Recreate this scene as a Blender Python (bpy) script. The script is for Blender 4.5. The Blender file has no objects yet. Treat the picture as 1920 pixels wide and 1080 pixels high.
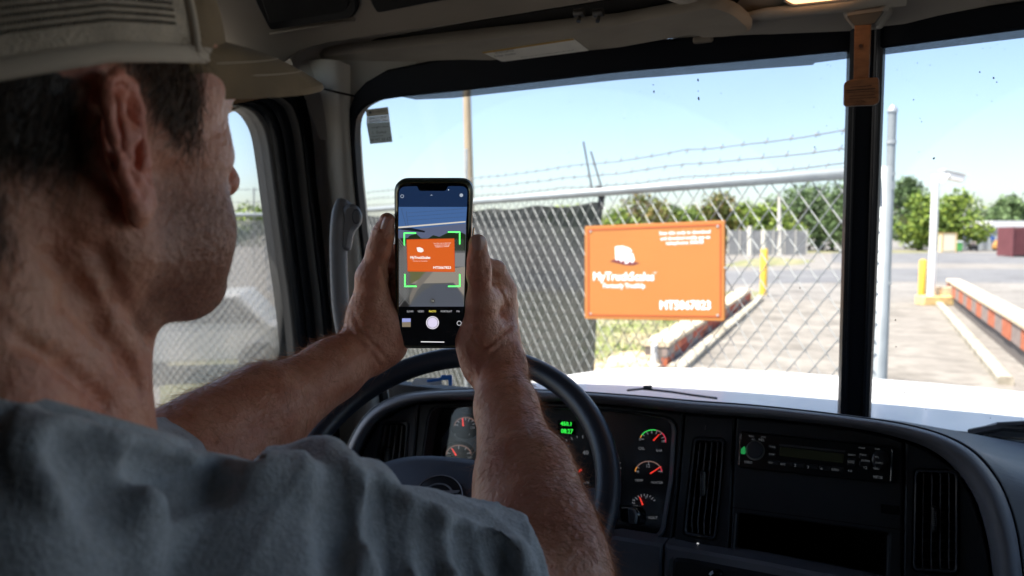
import bpy, math, random
import numpy as np
from mathutils import Vector, Matrix, geometry
R = math.radians
random.seed(7); rng = np.random.default_rng(7)
S = bpy.context.scene
COL = S.collection

# ------------------------------------------------------------------ camera, light, exposure
H = 2.4
YAW, PITCH, FPX = 25.2, 4.1, 1387.0
cam_d = bpy.data.cameras.new('camera'); cam = bpy.data.objects.new('camera', cam_d); COL.objects.link(cam)
cam.location = (0, 0, H); cam.rotation_euler = (R(90 - PITCH), 0, R(YAW))
cam_d.sensor_width = 36; cam_d.lens = 36 * FPX / 1920
cam_d.clip_start = 0.02; cam_d.clip_end = 3000
cam_d.dof.use_dof = True; cam_d.dof.focus_distance = 0.74; cam_d.dof.aperture_fstop = 7.0
S.camera = cam

SUN_EL, SUN_AZ = 66, 222          # azimuth: degrees clockwise from +Y (truck forward)
w = bpy.data.worlds.new('World'); S.world = w; w.use_nodes = True
wn = w.node_tree.nodes; wl = w.node_tree.links
sky = wn.new('ShaderNodeTexSky'); sky.sky_type = 'NISHITA'; sky.sun_disc = False
sky.sun_elevation = R(SUN_EL); sky.sun_rotation = R(SUN_AZ)
sky.air_density = 1.0; sky.dust_density = 1.5; sky.ozone_density = 2.2
wl.new(sky.outputs[0], wn['Background'].inputs[0]); wn['Background'].inputs[1].default_value = 0.098
sd = bpy.data.lights.new('sun', 'SUN'); sd.energy = 4.3; sd.angle = R(0.5); sd.color = (1.0, 0.94, 0.85)
sun = bpy.data.objects.new('sun', sd); COL.objects.link(sun)
sdir = Vector((math.sin(R(SUN_AZ)) * math.cos(R(SUN_EL)), math.cos(R(SUN_AZ)) * math.cos(R(SUN_EL)), math.sin(R(SUN_EL))))
sun.rotation_euler = sdir.to_track_quat('Z', 'Y').to_euler()
S.view_settings.view_transform = 'Standard'; S.view_settings.look = 'None'
S.view_settings.gamma = 1; S.view_settings.use_curve_mapping = False
S.view_settings.exposure = 1.56
S.cycles.max_bounces = 10; S.cycles.diffuse_bounces = 5; S.cycles.transparent_max_bounces = 24
S.cycles.caustics_reflective = False; S.cycles.caustics_refractive = False
S.cycles.sample_clamp_indirect = 6

# ------------------------------------------------------------------ surveying helpers (photo measurement -> place in the cab)
cy, sy = math.cos(R(YAW)), math.sin(R(YAW)); cp, sp = math.cos(R(PITCH)), math.sin(R(PITCH))
AX = Vector((-sy * cp, cy * cp, -sp)); RT = Vector((cy, sy, 0)); UP = RT.cross(AX)
O = Vector((0, 0, H))
def ray(px, py): return AX + RT * ((px - 960) / FPX) - UP * ((py - 540) / FPX)
def P(px, py, z): return O + ray(px, py) * z
class Plane:
    def __init__(s, p, n): s.p = Vector(p); s.n = Vector(n).normalized()
    def at(s, px, py, off=0.0):
        d = ray(px, py); q = s.p + s.n * off
        return O + d * ((q - O).dot(s.n) / d.dot(s.n))
def G(px, py, z=0.0):
    d = ray(px, py); return O + d * ((z - H) / d.z)
def px_of(v):
    d = Vector(v) - O; z = d.dot(AX); return (960 + FPX * d.dot(RT) / z, 540 - FPX * d.dot(UP) / z, z)

# ------------------------------------------------------------------ materials
MATS = {}
def mat(name, col, rough=0.6, metal=0.0, spec=0.5, var=0.0, vscale=8.0, bump=0.0, bscale=200.0, col2=None,
        emit=None, estr=0.0, coat=0.0, sheen=0.0, stretch=None, sss=0.0, detail=4.0):
    if name in MATS: return MATS[name]
    m = bpy.data.materials.new(name); m.use_nodes = True; nt = m.node_tree; N, L = nt.nodes, nt.links
    b = N['Principled BSDF']
    b.inputs['Base Color'].default_value = (*col, 1); b.inputs['Roughness'].default_value = rough
    b.inputs['Metallic'].default_value = metal; b.inputs['Specular IOR Level'].default_value = spec
    b.inputs['Coat Weight'].default_value = coat; b.inputs['Sheen Weight'].default_value = sheen
    if sss: b.inputs['Subsurface Weight'].default_value = sss; b.inputs['Subsurface Scale'].default_value = 0.006
    tc = N.new('ShaderNodeTexCoord'); src = tc.outputs['Object']
    if stretch:
        mp = N.new('ShaderNodeMapping'); mp.inputs['Scale'].default_value = stretch; L.new(src, mp.inputs[0]); src = mp.outputs[0]
    if var or col2:
        n = N.new('ShaderNodeTexNoise'); n.inputs['Scale'].default_value = vscale; n.inputs['Detail'].default_value = detail
        L.new(src, n.inputs['Vector'])
        rp = N.new('ShaderNodeValToRGB'); rp.color_ramp.elements[0].position = 0.32; rp.color_ramp.elements[1].position = 0.68
        c2 = col2 if col2 else tuple(min(1, c * (1 + var)) for c in col); c1 = col if col2 else tuple(c * (1 - var) for c in col)
        rp.color_ramp.elements[0].color = (*c1, 1); rp.color_ramp.elements[1].color = (*c2, 1)
        L.new(n.outputs['Fac'], rp.inputs[0]); L.new(rp.outputs[0], b.inputs['Base Color'])
    if bump:
        n2 = N.new('ShaderNodeTexNoise'); n2.inputs['Scale'].default_value = bscale; n2.inputs['Detail'].default_value = 3
        L.new(src, n2.inputs['Vector'])
        bp = N.new('ShaderNodeBump'); bp.inputs['Strength'].default_value = bump; bp.inputs['Distance'].default_value = 0.002
        L.new(n2.outputs['Fac'], bp.inputs['Height']); L.new(bp.outputs[0], b.inputs['Normal'])
    if emit: b.inputs['Emission Color'].default_value = (*emit, 1); b.inputs['Emission Strength'].default_value = estr
    MATS[name] = m; return m
def emat(name, col, s=1.0):
    return mat(name, (0.01, 0.01, 0.01), 0.4, emit=col, estr=s)

# ------------------------------------------------------------------ mesh building
class MB:
    def __init__(s): s.v = []; s.f = []; s.m = []
    def add(s, vs, fs, mi=0):
        o = len(s.v); s.v += [tuple(v) for v in vs]; s.f += [tuple(i + o for i in f) for f in fs]; s.m += [mi] * len(fs); return s
    def box(s, c, sz, rot=None, mi=0):
        c = Vector(c); hx, hy, hz = sz[0] / 2, sz[1] / 2, sz[2] / 2; M = rot if rot is not None else Matrix.Identity(3)
        vs = [c + M @ Vector((x * hx, y * hy, z * hz)) for x in (-1, 1) for y in (-1, 1) for z in (-1, 1)]
        return s.add(vs, [(0, 1, 3, 2), (4, 6, 7, 5), (0, 4, 5, 1), (2, 3, 7, 6), (0, 2, 6, 4), (1, 5, 7, 3)], mi)
    def tube(s, pts, r, n=8, caps=True, closed=False, flat=1.0, upv=None, mi=0):
        pts = [Vector(p) for p in pts]; k = len(pts); rs = r if hasattr(r, '__len__') else [r] * k
        vs = []; prev = None
        for i, p in enumerate(pts):
            a = pts[(i - 1) % k] if (closed or i) else p; b = pts[(i + 1) % k] if (closed or i < k - 1) else p
            t = (b - a).normalized()
            if prev is None:
                u = Vector(upv) if upv is not None else (Vector((0, 0, 1)) if abs(t.z) < 0.9 else Vector((1, 0, 0)))
            else: u = prev
            if upv is not None: u = Vector(upv)
            x = t.cross(u).normalized(); u = x.cross(t).normalized(); prev = u
            for j in range(n):
                an = 2 * math.pi * j / n; vs.append(p + x * math.cos(an) * rs[i] + u * math.sin(an) * rs[i] * flat)
        fs = []
        for i in range(k if closed else k - 1):
            for j in range(n):
                a, b = i * n + j, i * n + (j + 1) % n; c, d = ((i + 1) % k) * n + (j + 1) % n, ((i + 1) % k) * n + j
                fs.append((a, b, c, d))
        if caps and not closed: fs += [tuple(range(n - 1, -1, -1)), tuple((k - 1) * n + j for j in range(n))]
        return s.add(vs, fs, mi)
    def loft(s, rows, closed=False, caps=False, mi=0):
        n = len(rows[0]); vs = [p for r in rows for p in r]; fs = []
        for i in range(len(rows) - 1):
            for j in range(n if closed else n - 1):
                a = i * n + j; b = i * n + (j + 1) % n; fs.append((a, b, b + n, a + n))
        if caps: fs += [tuple(range(n - 1, -1, -1)), tuple((len(rows) - 1) * n + j for j in range(n))]
        return s.add(vs, fs, mi)
    def build(s, name, m, parent=None, smooth=False, bevel=0.0, auto=None):
        me = bpy.data.meshes.new(name); me.from_pydata(s.v, [], s.f)
        for mm in (m if isinstance(m, (list, tuple)) else [m]): me.materials.append(mm)
        if any(s.m): me.polygons.foreach_set('material_index', s.m)
        if smooth: me.polygons.foreach_set('use_smooth', [True] * len(me.polygons))
        me.update(); me.validate()
        o = bpy.data.objects.new(name, me); COL.objects.link(o)
        if parent is not None: o.parent = parent; o.matrix_parent_inverse = world_of(parent).inverted()
        if bevel:
            b = o.modifiers.new('b', 'BEVEL'); b.width = bevel; b.segments = 2; b.limit_method = 'ANGLE'
        if auto:
            try: me.set_sharp_from_angle(angle=R(auto))
            except Exception: pass
        return o
def world_of(o):
    M = Matrix.LocRotScale(o.location, o.rotation_euler, o.scale)
    return world_of(o.parent) @ o.matrix_parent_inverse @ M if o.parent else M
def tag(o, label=None, cat=None, group=None, kind=None):
    if label: o['label'] = label
    if cat: o['category'] = cat
    if group: o['group'] = group
    if kind: o['kind'] = kind
    return o
def thing(name, label, cat, loc, rz=0, group=None):
    o = bpy.data.objects.new(name, None); COL.objects.link(o); o.location = loc; o.rotation_euler = (0, 0, rz)
    o.empty_display_size = 0.1
    return tag(o, label, cat, group)
def round_poly(pts, r, seg=5):
    n = len(pts); out = []; rs = r if hasattr(r, '__len__') else [r] * n
    for i in range(n):
        a, b, c = Vector(pts[i - 1]), Vector(pts[i]), Vector(pts[(i + 1) % n]); rr = rs[i]
        if rr <= 0: out.append(tuple(b)); continue
        d1, d2 = (a - b), (c - b); k = min(rr, d1.length * .49, d2.length * .49)
        p1, p2 = b + d1.normalized() * k, b + d2.normalized() * k
        for j in range(seg + 1):
            t = j / seg; out.append(tuple(p1 * (1 - t) ** 2 + b * 2 * t * (1 - t) + p2 * t * t))
    return out
def smooth_line(pts, sub=6):
    pts = [Vector(p) for p in pts]; out = []
    for i in range(len(pts) - 1):
        p0 = pts[max(i - 1, 0)]; p1 = pts[i]; p2 = pts[i + 1]; p3 = pts[min(i + 2, len(pts) - 1)]
        for j in range(sub):
            t = j / sub
            out.append(0.5 * ((2 * p1) + (p2 - p0) * t + (2 * p0 - 5 * p1 + 4 * p2 - p3) * t * t + (3 * p1 - p0 - 3 * p2 + p3) * t ** 3))
    out.append(pts[-1]); return out
def inset(pts, nrm, d):
    c = sum(pts, Vector()) / len(pts); n = len(pts); out = []
    area = sum(((pts[i] - c).cross(pts[(i + 1) % n] - c)).dot(nrm) for i in range(n)); sg = 1 if area > 0 else -1
    for i in range(n):
        e1 = (pts[i] - pts[i - 1]); e2 = (pts[(i + 1) % n] - pts[i])
        if e1.length < 1e-7 or e2.length < 1e-7: out.append(pts[i]); continue
        e1.normalize(); e2.normalize()
        a = nrm.cross(e1) * sg; b = nrm.cross(e2) * sg; q = (a + b)
        if q.length < 1e-6: out.append(pts[i]); continue
        q.normalize(); out.append(pts[i] + q * d / max(0.4, q.dot(a)))
    return out
def tess(loops3, nrm):
    """triangulate a polygon with holes (3D loops on one plane)"""
    x = nrm.orthogonal().normalized(); y = nrm.cross(x)
    l2 = [[Vector((p.dot(x), p.dot(y), 0)) for p in l] for l in loops3]
    return geometry.tessellate_polygon(l2)
def slab(mb, outline, plane, front, depth, bev=0.0, holes=(), mi=0, px=True):
    """a plate whose front outline was surveyed on a plane; depth goes away from the viewer"""
    n = plane.n; tr = (lambda l, o: [plane.at(a[0], a[1], o) for a in l]) if px else (lambda l, o: [Vector(a) + n * o for a in l])
    fo = tr(outline, front); fh = [tr(h, front) for h in holes]
    loops = []
    for k, l in enumerate([fo] + fh):
        if bev:
            top = inset(l, n, bev if k == 0 else -bev); mid = [p - n * bev for p in l]; loops.append((top, mid, [p - n * depth for p in l]))
        else: loops.append((l, None, [p - n * depth for p in l]))
    front_l = [l[0] for l in loops]; tris = tess(front_l, n); allv = [p for l in front_l for p in l]
    mb.add(allv, [t for t in tris], mi)
    for top, mid, back in loops:
        k = len(top); rows = [top] + ([mid] if mid else []) + [back]
        mb.loft(rows, closed=True, mi=mi)
    return mb
TXT = {}
def text_geo(s):
    if s in TXT: return TXT[s]
    cu = bpy.data.curves.new('t', 'FONT'); cu.body = s; cu.resolution_u = 2; cu.align_x = 'CENTER'; cu.align_y = 'CENTER'
    o = bpy.data.objects.new('t', cu); COL.objects.link(o)
    dg = bpy.context.evaluated_depsgraph_get(); me = o.evaluated_get(dg).to_mesh()
    r = ([tuple(v.co) for v in me.vertices], [tuple(p.vertices) for p in me.polygons])
    bpy.data.objects.remove(o); bpy.data.curves.remove(cu); TXT[s] = r; return r
def text_px(mb, s, x, y, h, plane, off, width=None, slope=0.0, lean=0.0, bold=0.0, mi=0):
    """lettering h high centred at (x,y) of the surveyed plane, rising or falling by slope, leaning by lean"""
    v, f = text_geo(s); xs = [a[0] for a in v]; w = max(xs) - min(xs); k = h / 0.7; kx = (width / w) if width else k
    offs = [(0, 0)] if not bold else [(0, 0), (bold, 0), (0, bold), (-bold, 0), (0, -bold)]
    for q, (ox, oy) in enumerate(offs):
        vs = [plane.at(x + a[0] * kx + lean * a[1] * k + ox, y - a[1] * k + slope * a[0] * kx + oy, off + q * 0.00004) for a in v]
        mb.add(vs, f, mi)
    return mb
# ================================================================== THE YARD
def ground_mat(name, c1, c2, c3=None, s1=0.35, s2=6.0, rough=0.9):
    m = bpy.data.materials.new(name); m.use_nodes = True; N, L = m.node_tree.nodes, m.node_tree.links
    b = N['Principled BSDF']; b.inputs['Roughness'].default_value = rough
    tc = N.new('ShaderNodeTexCoord')
    n1 = N.new('ShaderNodeTexNoise'); n1.inputs['Scale'].default_value = s1; n1.inputs['Detail'].default_value = 6
    n2 = N.new('ShaderNodeTexNoise'); n2.inputs['Scale'].default_value = s2; n2.inputs['Detail'].default_value = 6
    L.new(tc.outputs['Object'], n1.inputs[0]); L.new(tc.outputs['Object'], n2.inputs[0])
    r1 = N.new('ShaderNodeValToRGB'); r1.color_ramp.elements[0].position = .38; r1.color_ramp.elements[1].position = .64
    r1.color_ramp.elements[0].color = (*c1, 1); r1.color_ramp.elements[1].color = (*c2, 1)
    L.new(n1.outputs[0], r1.inputs[0])
    mx = N.new('ShaderNodeMixRGB'); mx.blend_type = 'MULTIPLY'; mx.inputs[0].default_value = .8
    r2 = N.new('ShaderNodeValToRGB'); r2.color_ramp.elements[0].position = .3; r2.color_ramp.elements[1].position = .7
    r2.color_ramp.elements[0].color = (.62, .62, .6, 1); r2.color_ramp.elements[1].color = (1.1, 1.1, 1.1, 1)
    L.new(n2.outputs[0], r2.inputs[0]); L.new(r1.outputs[0], mx.inputs[1]); L.new(r2.outputs[0], mx.inputs[2])
    n3 = N.new('ShaderNodeTexNoise'); n3.inputs['Scale'].default_value = .55; n3.inputs['Detail'].default_value = 9; n3.inputs['Roughness'].default_value = .68; L.new(tc.outputs['Object'], n3.inputs[0])
    r3 = N.new('ShaderNodeValToRGB'); r3.color_ramp.elements[0].position = .52; r3.color_ramp.elements[1].position = .66; r3.color_ramp.elements[0].color = (1, 1, 1, 1); r3.color_ramp.elements[1].color = (.66, .65, .63, 1); L.new(n3.outputs[0], r3.inputs[0])
    m3 = N.new('ShaderNodeMixRGB'); m3.blend_type = 'MULTIPLY'; m3.inputs[0].default_value = 1; L.new(mx.outputs[0], m3.inputs[1]); L.new(r3.outputs[0], m3.inputs[2])
    L.new(m3.outputs[0], b.inputs['Base Color'])
    return m
gm = ground_mat('yard_concrete', (.215, .20, .18), (.28, .262, .236))
lane_m = ground_mat('lane_concrete', (.235, .215, .185), (.29, .265, .228), s1=.9, s2=2.5)
asph = ground_mat('asphalt_old', (.16, .16, .165), (.20, .20, .20), s1=.2)
grass_m = ground_mat('turf', (.17, .19, .06), (.36, .32, .20), s1=.8, s2=9)
def sheet(name, pts, z, m, label=None):
    mb = MB(); mb.add([(p[0], p[1], z) for p in pts], [tuple(range(len(pts)))]); o = mb.build(name, m); tag(o, label, kind='structure'); return o
sheet('ground', [(-900, -300), (900, -300), (900, 1600), (-900, 1600)], 0, gm, 'pale sun-bleached concrete yard')
def gp(l): return [(G(*a).x, G(*a).y) for a in l]
def far(px, y): return G(px, y)
sheet('road', gp([(500, 507), (1400, 508), (1700, 503), (2500, 508), (2500, 540), (1700, 528), (1440, 532), (500, 548)]), .004, asph, 'grey asphalt road crossing beyond the lane')
sheet('parking_strip', gp([(1560, 474), (2600, 476), (2600, 500), (1560, 492)]), .004, asph, 'grey asphalt strip in front of the containers')
l0 = G(1240, 705); l1 = G(1425, 562); r0 = G(1905, 735); r1 = G(1758, 568)
sheet('lane', [(l0.x - 1.5, l0.y - 9), (l0.x, l0.y), (l1.x, l1.y), (r1.x, r1.y), (r0.x, r0.y), (r0.x + .6, r0.y - 9)], .004, lane_m, 'worn concrete weighing lane between low walls')
sheet('lawn', gp([(300, 900), (1090, 760), (1225, 700), (1420, 553), (1440, 547), (900, 547), (300, 600)]), .008, grass_m, 'patchy dry lawn left of the lane')
sheet('verge', gp([(1388, 489), (1440, 482), (1530, 489), (1500, 496), (1420, 500), (1350, 500)]), .008, grass_m, 'grass verge beyond the crossing road')
sheet('far_verge', gp([(1100, 470), (1740, 470), (1740, 474), (1100, 475)]), .008, grass_m, 'thin grass strip under the far trees')
# grass tufts
gb = MB()
blade = [mat('grass_green', (.20, .255, .055), .7, var=.35, vscale=1.5), mat('grass_dry', (.42, .36, .20), .8, var=.3, vscale=2)]
for i in range(5200):
    px, py = random.uniform(1085, 1425), random.uniform(552, 705)
    if px > 1250 + (690 - py) * 1.15 - 55: continue
    c = G(px, py); hgt = random.uniform(.02, .085); a = random.random() * 6.28
    dx, dy = math.cos(a) * .03, math.sin(a) * .03
    gb.add([(c.x - dx, c.y - dy, .006), (c.x + dx, c.y + dy, .006), (c.x + dy * 2, c.y - dx * 2, hgt)], [(0, 1, 2)], 0 if math.sin(c.x * 1.9) + math.cos(c.y * 1.3) + random.uniform(-.9, .9) > -.35 else 1)
tag(gb.build('grass', blade), 'green and straw coloured tufts on the lawn beside the left low wall', kind='stuff')

# cracks and patched joints in the lane slab
cb_ = MB()
for k_ in range(7):
    y0 = l0.y + 1.5 + k_ * 2.6; x0, x1 = l0.x + .4 + (y0 - l0.y) * (l1.x - l0.x) / (l1.y - l0.y), r0.x - .4 + (y0 - r0.y) * (r1.x - r0.x) / (r1.y - r0.y); n_ = 14; pts_ = []
    for i in range(n_ + 1): pts_.append((x0 + (x1 - x0) * i / n_, y0 + (random.uniform(-.06, .06) if k_ % 2 else random.uniform(-.25, .25))))
    for (ax_, ay_), (bx_, by_) in zip(pts_, pts_[1:]):
        hw_ = random.uniform(.008, .022); cb_.add([(ax_, ay_ - hw_, .008), (bx_, by_ - hw_, .008), (bx_, by_ + hw_, .008), (ax_, ay_ + hw_, .008)], [(0, 1, 2, 3)])
tag(cb_.build('crack', mat('crack_dark', (.10, .09, .08), .95)), 'dark cracks and joints across the weighing lane', kind='stuff')
# kerbs along the lane
def kerb(name, a, b, w_, h_, m, label):
    a, b = Vector((a.x, a.y, 0)), Vector((b.x, b.y, 0)); d = (b - a).normalized(); s_ = Vector((-d.y, d.x, 0)) * w_ / 2
    mb = MB(); u = Vector((0, 0, h_)); c = .03
    sec = lambda p: [p - s_, p - s_ + u * .8, p - s_ * .7 + u, p + s_ * .7 + u, p + s_ + u * .8, p + s_]
    mb.loft([sec(a + (b - a) * t / 12) for t in range(13)], caps=True)
    o = mb.build(name, m); tag(o, label, kind='structure'); return o
kerb_m = ground_mat('kerb_concrete', (.38, .34, .26), (.55, .50, .40), s1=2.5)
kerb('kerb', G(1262, 703), G(1424, 563), .30, .14, kerb_m, 'weathered concrete kerb at the foot of the left low wall')
kerb('kerb', G(1886, 722), G(1760, 572), .22, .14, kerb_m, 'weathered concrete kerb at the foot of the right low wall')

# ------------------------------------------------------------------ low brick walls
brick_ms = [mat('brick_red', (.42, .085, .045), .85, var=.2, vscale=6, bump=.4, bscale=60),
            mat('brick_grey', (.30, .235, .205), .85, var=.15, vscale=6, bump=.4, bscale=60),
            mat('brick_orange', (.52, .15, .07), .85, var=.2, vscale=6, bump=.4, bscale=60),
            mat('brick_brown', (.24, .10, .07), .85, var=.2, vscale=6, bump=.4, bscale=60)]
cop_m = mat('coping_cream', (.66, .54, .38), .8, var=.14, vscale=3, bump=.3, bscale=40)
mort_m = mat('mortar', (.16, .14, .125), .95)
def low_wall(name, label, a, b, side, width, h, lblk, pattern, courses=2, zb=.055):
    """a,b: ends of the lane-side foot; side: +1 wall body to the right of a->b, -1 to the left"""
    a, b = Vector((a.x, a.y, 0)), Vector((b.x, b.y, 0)); d = (b - a); Ln = d.length; d.normalize(); s_ = Vector((d.y, -d.x, 0)) * side
    root = thing(name, label, 'wall', a, math.atan2(d.y, d.x))
    rot = Matrix((d, s_, Vector((0, 0, 1)))).transposed()
    MB().box(a + d * Ln / 2 + s_ * (width / 2 + .02) + Vector((0, 0, h / 2 - .03)), (Ln - .04, width - .04, h - .09), rot).build('core', mort_m, root)
    nb = int(Ln / lblk); lb = Ln / nb; base = {}
    ch = (h - .115 - zb) / courses
    for k, m in enumerate(brick_ms):
        me = bpy.data.meshes.new('brick'); t = MB().box((0, 0, 0), (lb - .025, .10, ch - .022))
        me.from_pydata(t.v, [], t.f); me.materials.append(m); me.update(); base[k] = me
    for r_ in range(courses):
        for i in range(nb):
            o = bpy.data.objects.new('brick', base[pattern(i, r_)]); COL.objects.link(o); o.parent = root
            q = a + d * (lb * (i + .5)) + s_ * (.045 + random.uniform(-.008, .004)) + Vector((0, 0, zb + ch * (r_ + .5)))
            o.matrix_parent_inverse = world_of(root).inverted(); o.location = q; o.rotation_euler = (0, 0, math.atan2(d.y, d.x) + random.uniform(-.01, .01))
    nc = max(6, int(Ln / 1.2)); lc = Ln / nc
    me = bpy.data.meshes.new('coping'); t = MB(); ww = width + .06; x = lc / 2 - .006
    t.loft([[(xx, -ww / 2, 0), (xx, -ww / 2, .07), (xx, -ww / 2 + .03, .095), (xx, ww / 2 - .03, .095), (xx, ww / 2, .07), (xx, ww / 2, 0)] for xx in (-x, x)], closed=True, caps=True)
    me.from_pydata(t.v, [], t.f); me.materials.append(cop_m); me.update()
    for i in range(nc):
        o = bpy.data.objects.new('coping_stone', me); COL.objects.link(o); o.parent = root; o.matrix_parent_inverse = world_of(root).inverted()
        o.location = a + d * (lc * (i + .5)) + s_ * (width / 2) + Vector((0, 0, h - .095 + random.uniform(0, .008))); o.rotation_euler = (0, 0, math.atan2(d.y, d.x))
    MB().box(a + d * Ln / 2 + s_ * .10 + Vector((0, 0, .025)), (Ln, .13, .05), rot).build('plinth', mort_m, root)
    return root
low_wall('low_wall', 'long low red brick wall with cream coping on the left of the lane, behind the orange sign', G(1250, 694), G(1408, 568), -1, .40, .50, .62,
         lambda i, r_: (2 if (i * 7 + r_ * 3) % 5 == 0 else (1 if (i + r_) % 3 == 1 else (3 if (i * 5 + r_) % 7 == 2 else 0))))
low_wall('low_wall', 'low wall of red and grey blocks with cream coping on the right of the lane', G(1985, 748), G(1774, 564), 1, .40, .80, 1.05,
         lambda i, r_: 1 if i % 2 else 2, 1, .30)  # bare dark core below the blocks stands in for shade at the foot
# white post at the near end of the left wall, rubble
t = thing('marker_post', 'short white post at the near end of the left low wall', 'post', G(1226, 700))
c = G(1226, 700); MB().tube([c, c + Vector((0, 0, .50))], .055, 12).build('post_body', mat('white_paint', (.78, .78, .75), .5, var=.06), t, smooth=True, auto=35)
MB().tube([c + Vector((0, 0, .50)), c + Vector((0, 0, .53))], [.06, .03], 12).build('cap', MATS['white_paint'], t, auto=35)
rock_m = [mat('rock_tan', (.50, .38, .24), .9, var=.25, vscale=5, bump=.5, bscale=20), mat('rock_pale', (.62, .54, .42), .9, var=.2, vscale=5, bump=.5, bscale=20)]
words = ['flat tan rock at the left end of the rubble pile', 'pale squared block lying on the rubble pile', 'tan slab leaning on the low wall end', 'small pale stone in front of the rubble',
         'broad tan rock in the middle of the rubble', 'rounded pale stone beside the white post', 'jagged tan stone behind the rubble']
for i, (px, py, s_) in enumerate([(1150, 704, .34), (1172, 696, .40), (1200, 688, .42), (1134, 712, .26), (1186, 706, .36), (1212, 700, .30), (1168, 684, .26)]):
    c = G(px, py); bm = MB(); rr = random.Random(i)
    rows = []
    for k in range(5):
        ph = math.pi * (k / 4) ; zz = math.cos(math.pi - ph); rad = math.sin(ph) * s_ + .02
        rows.append([(c.x + math.cos(a) * rad * (1 + rr.uniform(-.25, .2)), c.y + math.sin(a) * rad * .8 * (1 + rr.uniform(-.25, .2)), (zz * .5 + .45) * s_ * (.7 + rr.uniform(-.08, .08))) for a in [2 * math.pi * j / 8 for j in range(8)]])
    tag(bm.loft(rows, closed=True, caps=True).build('rock', rock_m[i % 2]), words[i], 'rock', 'rubble at the end of the left low wall')

# ------------------------------------------------------------------ bollards and camera post
yel = mat('yellow_paint', (.75, .46, .05), .55, var=.12, vscale=9)
conc = mat('pale_concrete', (.55, .52, .46), .85, var=.12, vscale=5)
def bollard(px, py, top, wpx, label):
    c = G(px, py); z = px_of(c)[2]; h = (py - top) / FPX * z; r_ = wpx / FPX * z / 2
    t = thing('bollard', label, 'bollard', c, group='yellow steel bollards at the lane mouth')
    MB().tube([c, c + Vector((0, 0, h - r_ * .5)), c + Vector((0, 0, h - r_ * .12)), c + Vector((0, 0, h))], [r_, r_, r_ * .75, r_ * .2], 16).build('pipe', yel, t, smooth=True, auto=40)
    MB().tube([c + Vector((0, 0, .009)), c + Vector((0, 0, .06))], r_ * 1.6, 16).build('footing', conc, t)
bollard(1431, 556, 466, 13, 'tall yellow bollard at the far end of the left low wall')
bollard(1728, 560, 486, 13, 'yellow bollard left of the white camera post')
c = G(1745, 572); z = px_of(c)[2]; wp = mat('white_pole', (.80, .80, .78), .45, var=.04)
t = thing('camera_post', 'white steel pole carrying a white surveillance camera, behind the right-hand lane', 'camera post', c)
hh = (572 - 330) / FPX * z; rr_ = 6.5 / FPX * z
MB().tube([c + Vector((0, 0, .3)), c + Vector((0, 0, hh))], rr_, 16).build('pole', wp, t, smooth=True, auto=40)
top = c + Vector((0, 0, hh)); k = z / FPX
f = MB(); f.tube([top - Vector((0, 0, 18 * k)), top - Vector((-14 * k, 0, 12 * k)), top + Vector((22 * k, 0, 0))], 2.4 * k, 8).build('bracket', wp, t)
Rx = Matrix.Rotation(R(-14), 3, 'Y').transposed() @ Matrix.Identity(3)
Rz = Matrix.Rotation(R(25), 3, 'Z')
f = MB(); f.box(top + RT * 31 * k + Vector((0, 0, -4 * k)), (38 * k, 15 * k, 13 * k), Rz @ Matrix.Rotation(R(12), 3, 'Y')); hs = f.build('camera_housing', wp, t, bevel=1.5 * k)
MB().box(top + RT * 33 * k + Vector((0, 0, 4.5 * k)), (46 * k, 18 * k, 1.6 * k), Rz @ Matrix.Rotation(R(12), 3, 'Y')).build('sunshade', wp, t)
MB().tube([top + RT * 49 * k + Vector((0, 0, -8.5 * k)), top + RT * 51.5 * k + Vector((0, 0, -9 * k))], 4.2 * k, 12).build('lens', mat('lens_black', (.02, .02, .02), .1), t)
MB().box(c + Vector((.12, .1, .16)), (1.05, .6, .32), Rz).build('base_block', mat('base_yellow', (.70, .52, .24), .8, var=.2, vscale=4), t, bevel=.03)
MB().box(c + RT * 22 * k + Vector((0, .3, .62 / 2 + .01)), (.48, .48, .60), Rz).build('upper_block', cop_m, t, bevel=.03)

# ------------------------------------------------------------------ chain link fence (one straight run ending at the gate post)
zr = 3.0
def fz(px): return zr * 115 / (115 - .076 * (1588 - px))
galv = mat('galvanised_steel', (.52, .54, .53), .42, metal=.55, var=.1, vscale=12)
galv2 = mat('galvanised_pipe', (.33, .36, .365), .5, metal=.3, var=.08, vscale=10)
wire_m = mat('galvanised_wire', (.29, .305, .30), .5, metal=.2)
blk = mat('black_strap', (.015, .015, .015), .6)
dark_wire = mat('old_wire', (.20, .21, .22), .6, metal=.3)
# dark privacy cloth behind the mesh
def cloth_mat(name, c1, c2, op):
    m = bpy.data.materials.new(name); m.use_nodes = True; N, L = m.node_tree.nodes, m.node_tree.links; b = N['Principled BSDF']; b.inputs['Roughness'].default_value = .95
    tc = N.new('ShaderNodeTexCoord')
    n1 = N.new('ShaderNodeTexNoise'); n1.inputs['Scale'].default_value = 1.1; n1.inputs['Detail'].default_value = 5; L.new(tc.outputs['Object'], n1.inputs[0])
    r1_ = N.new('ShaderNodeValToRGB'); r1_.color_ramp.elements[0].color = (*c1, 1); r1_.color_ramp.elements[1].color = (*c2, 1); r1_.color_ramp.elements[0].position = .4; r1_.color_ramp.elements[1].position = .66
    L.new(n1.outputs[0], r1_.inputs[0]); L.new(r1_.outputs[0], b.inputs['Base Color'])
    tr = N.new('ShaderNodeBsdfTransparent'); mx = N.new('ShaderNodeMixShader'); mx.inputs[0].default_value = op
    L.new(tr.outputs[0], mx.inputs[1]); L.new(b.outputs[0], mx.inputs[2]); L.new(mx.outputs[0], N['Material Output'].inputs[0]); return m
cloth1 = cloth_mat('privacy_cloth', (.022, .025, .027), (.055, .058, .06), .94)
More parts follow.
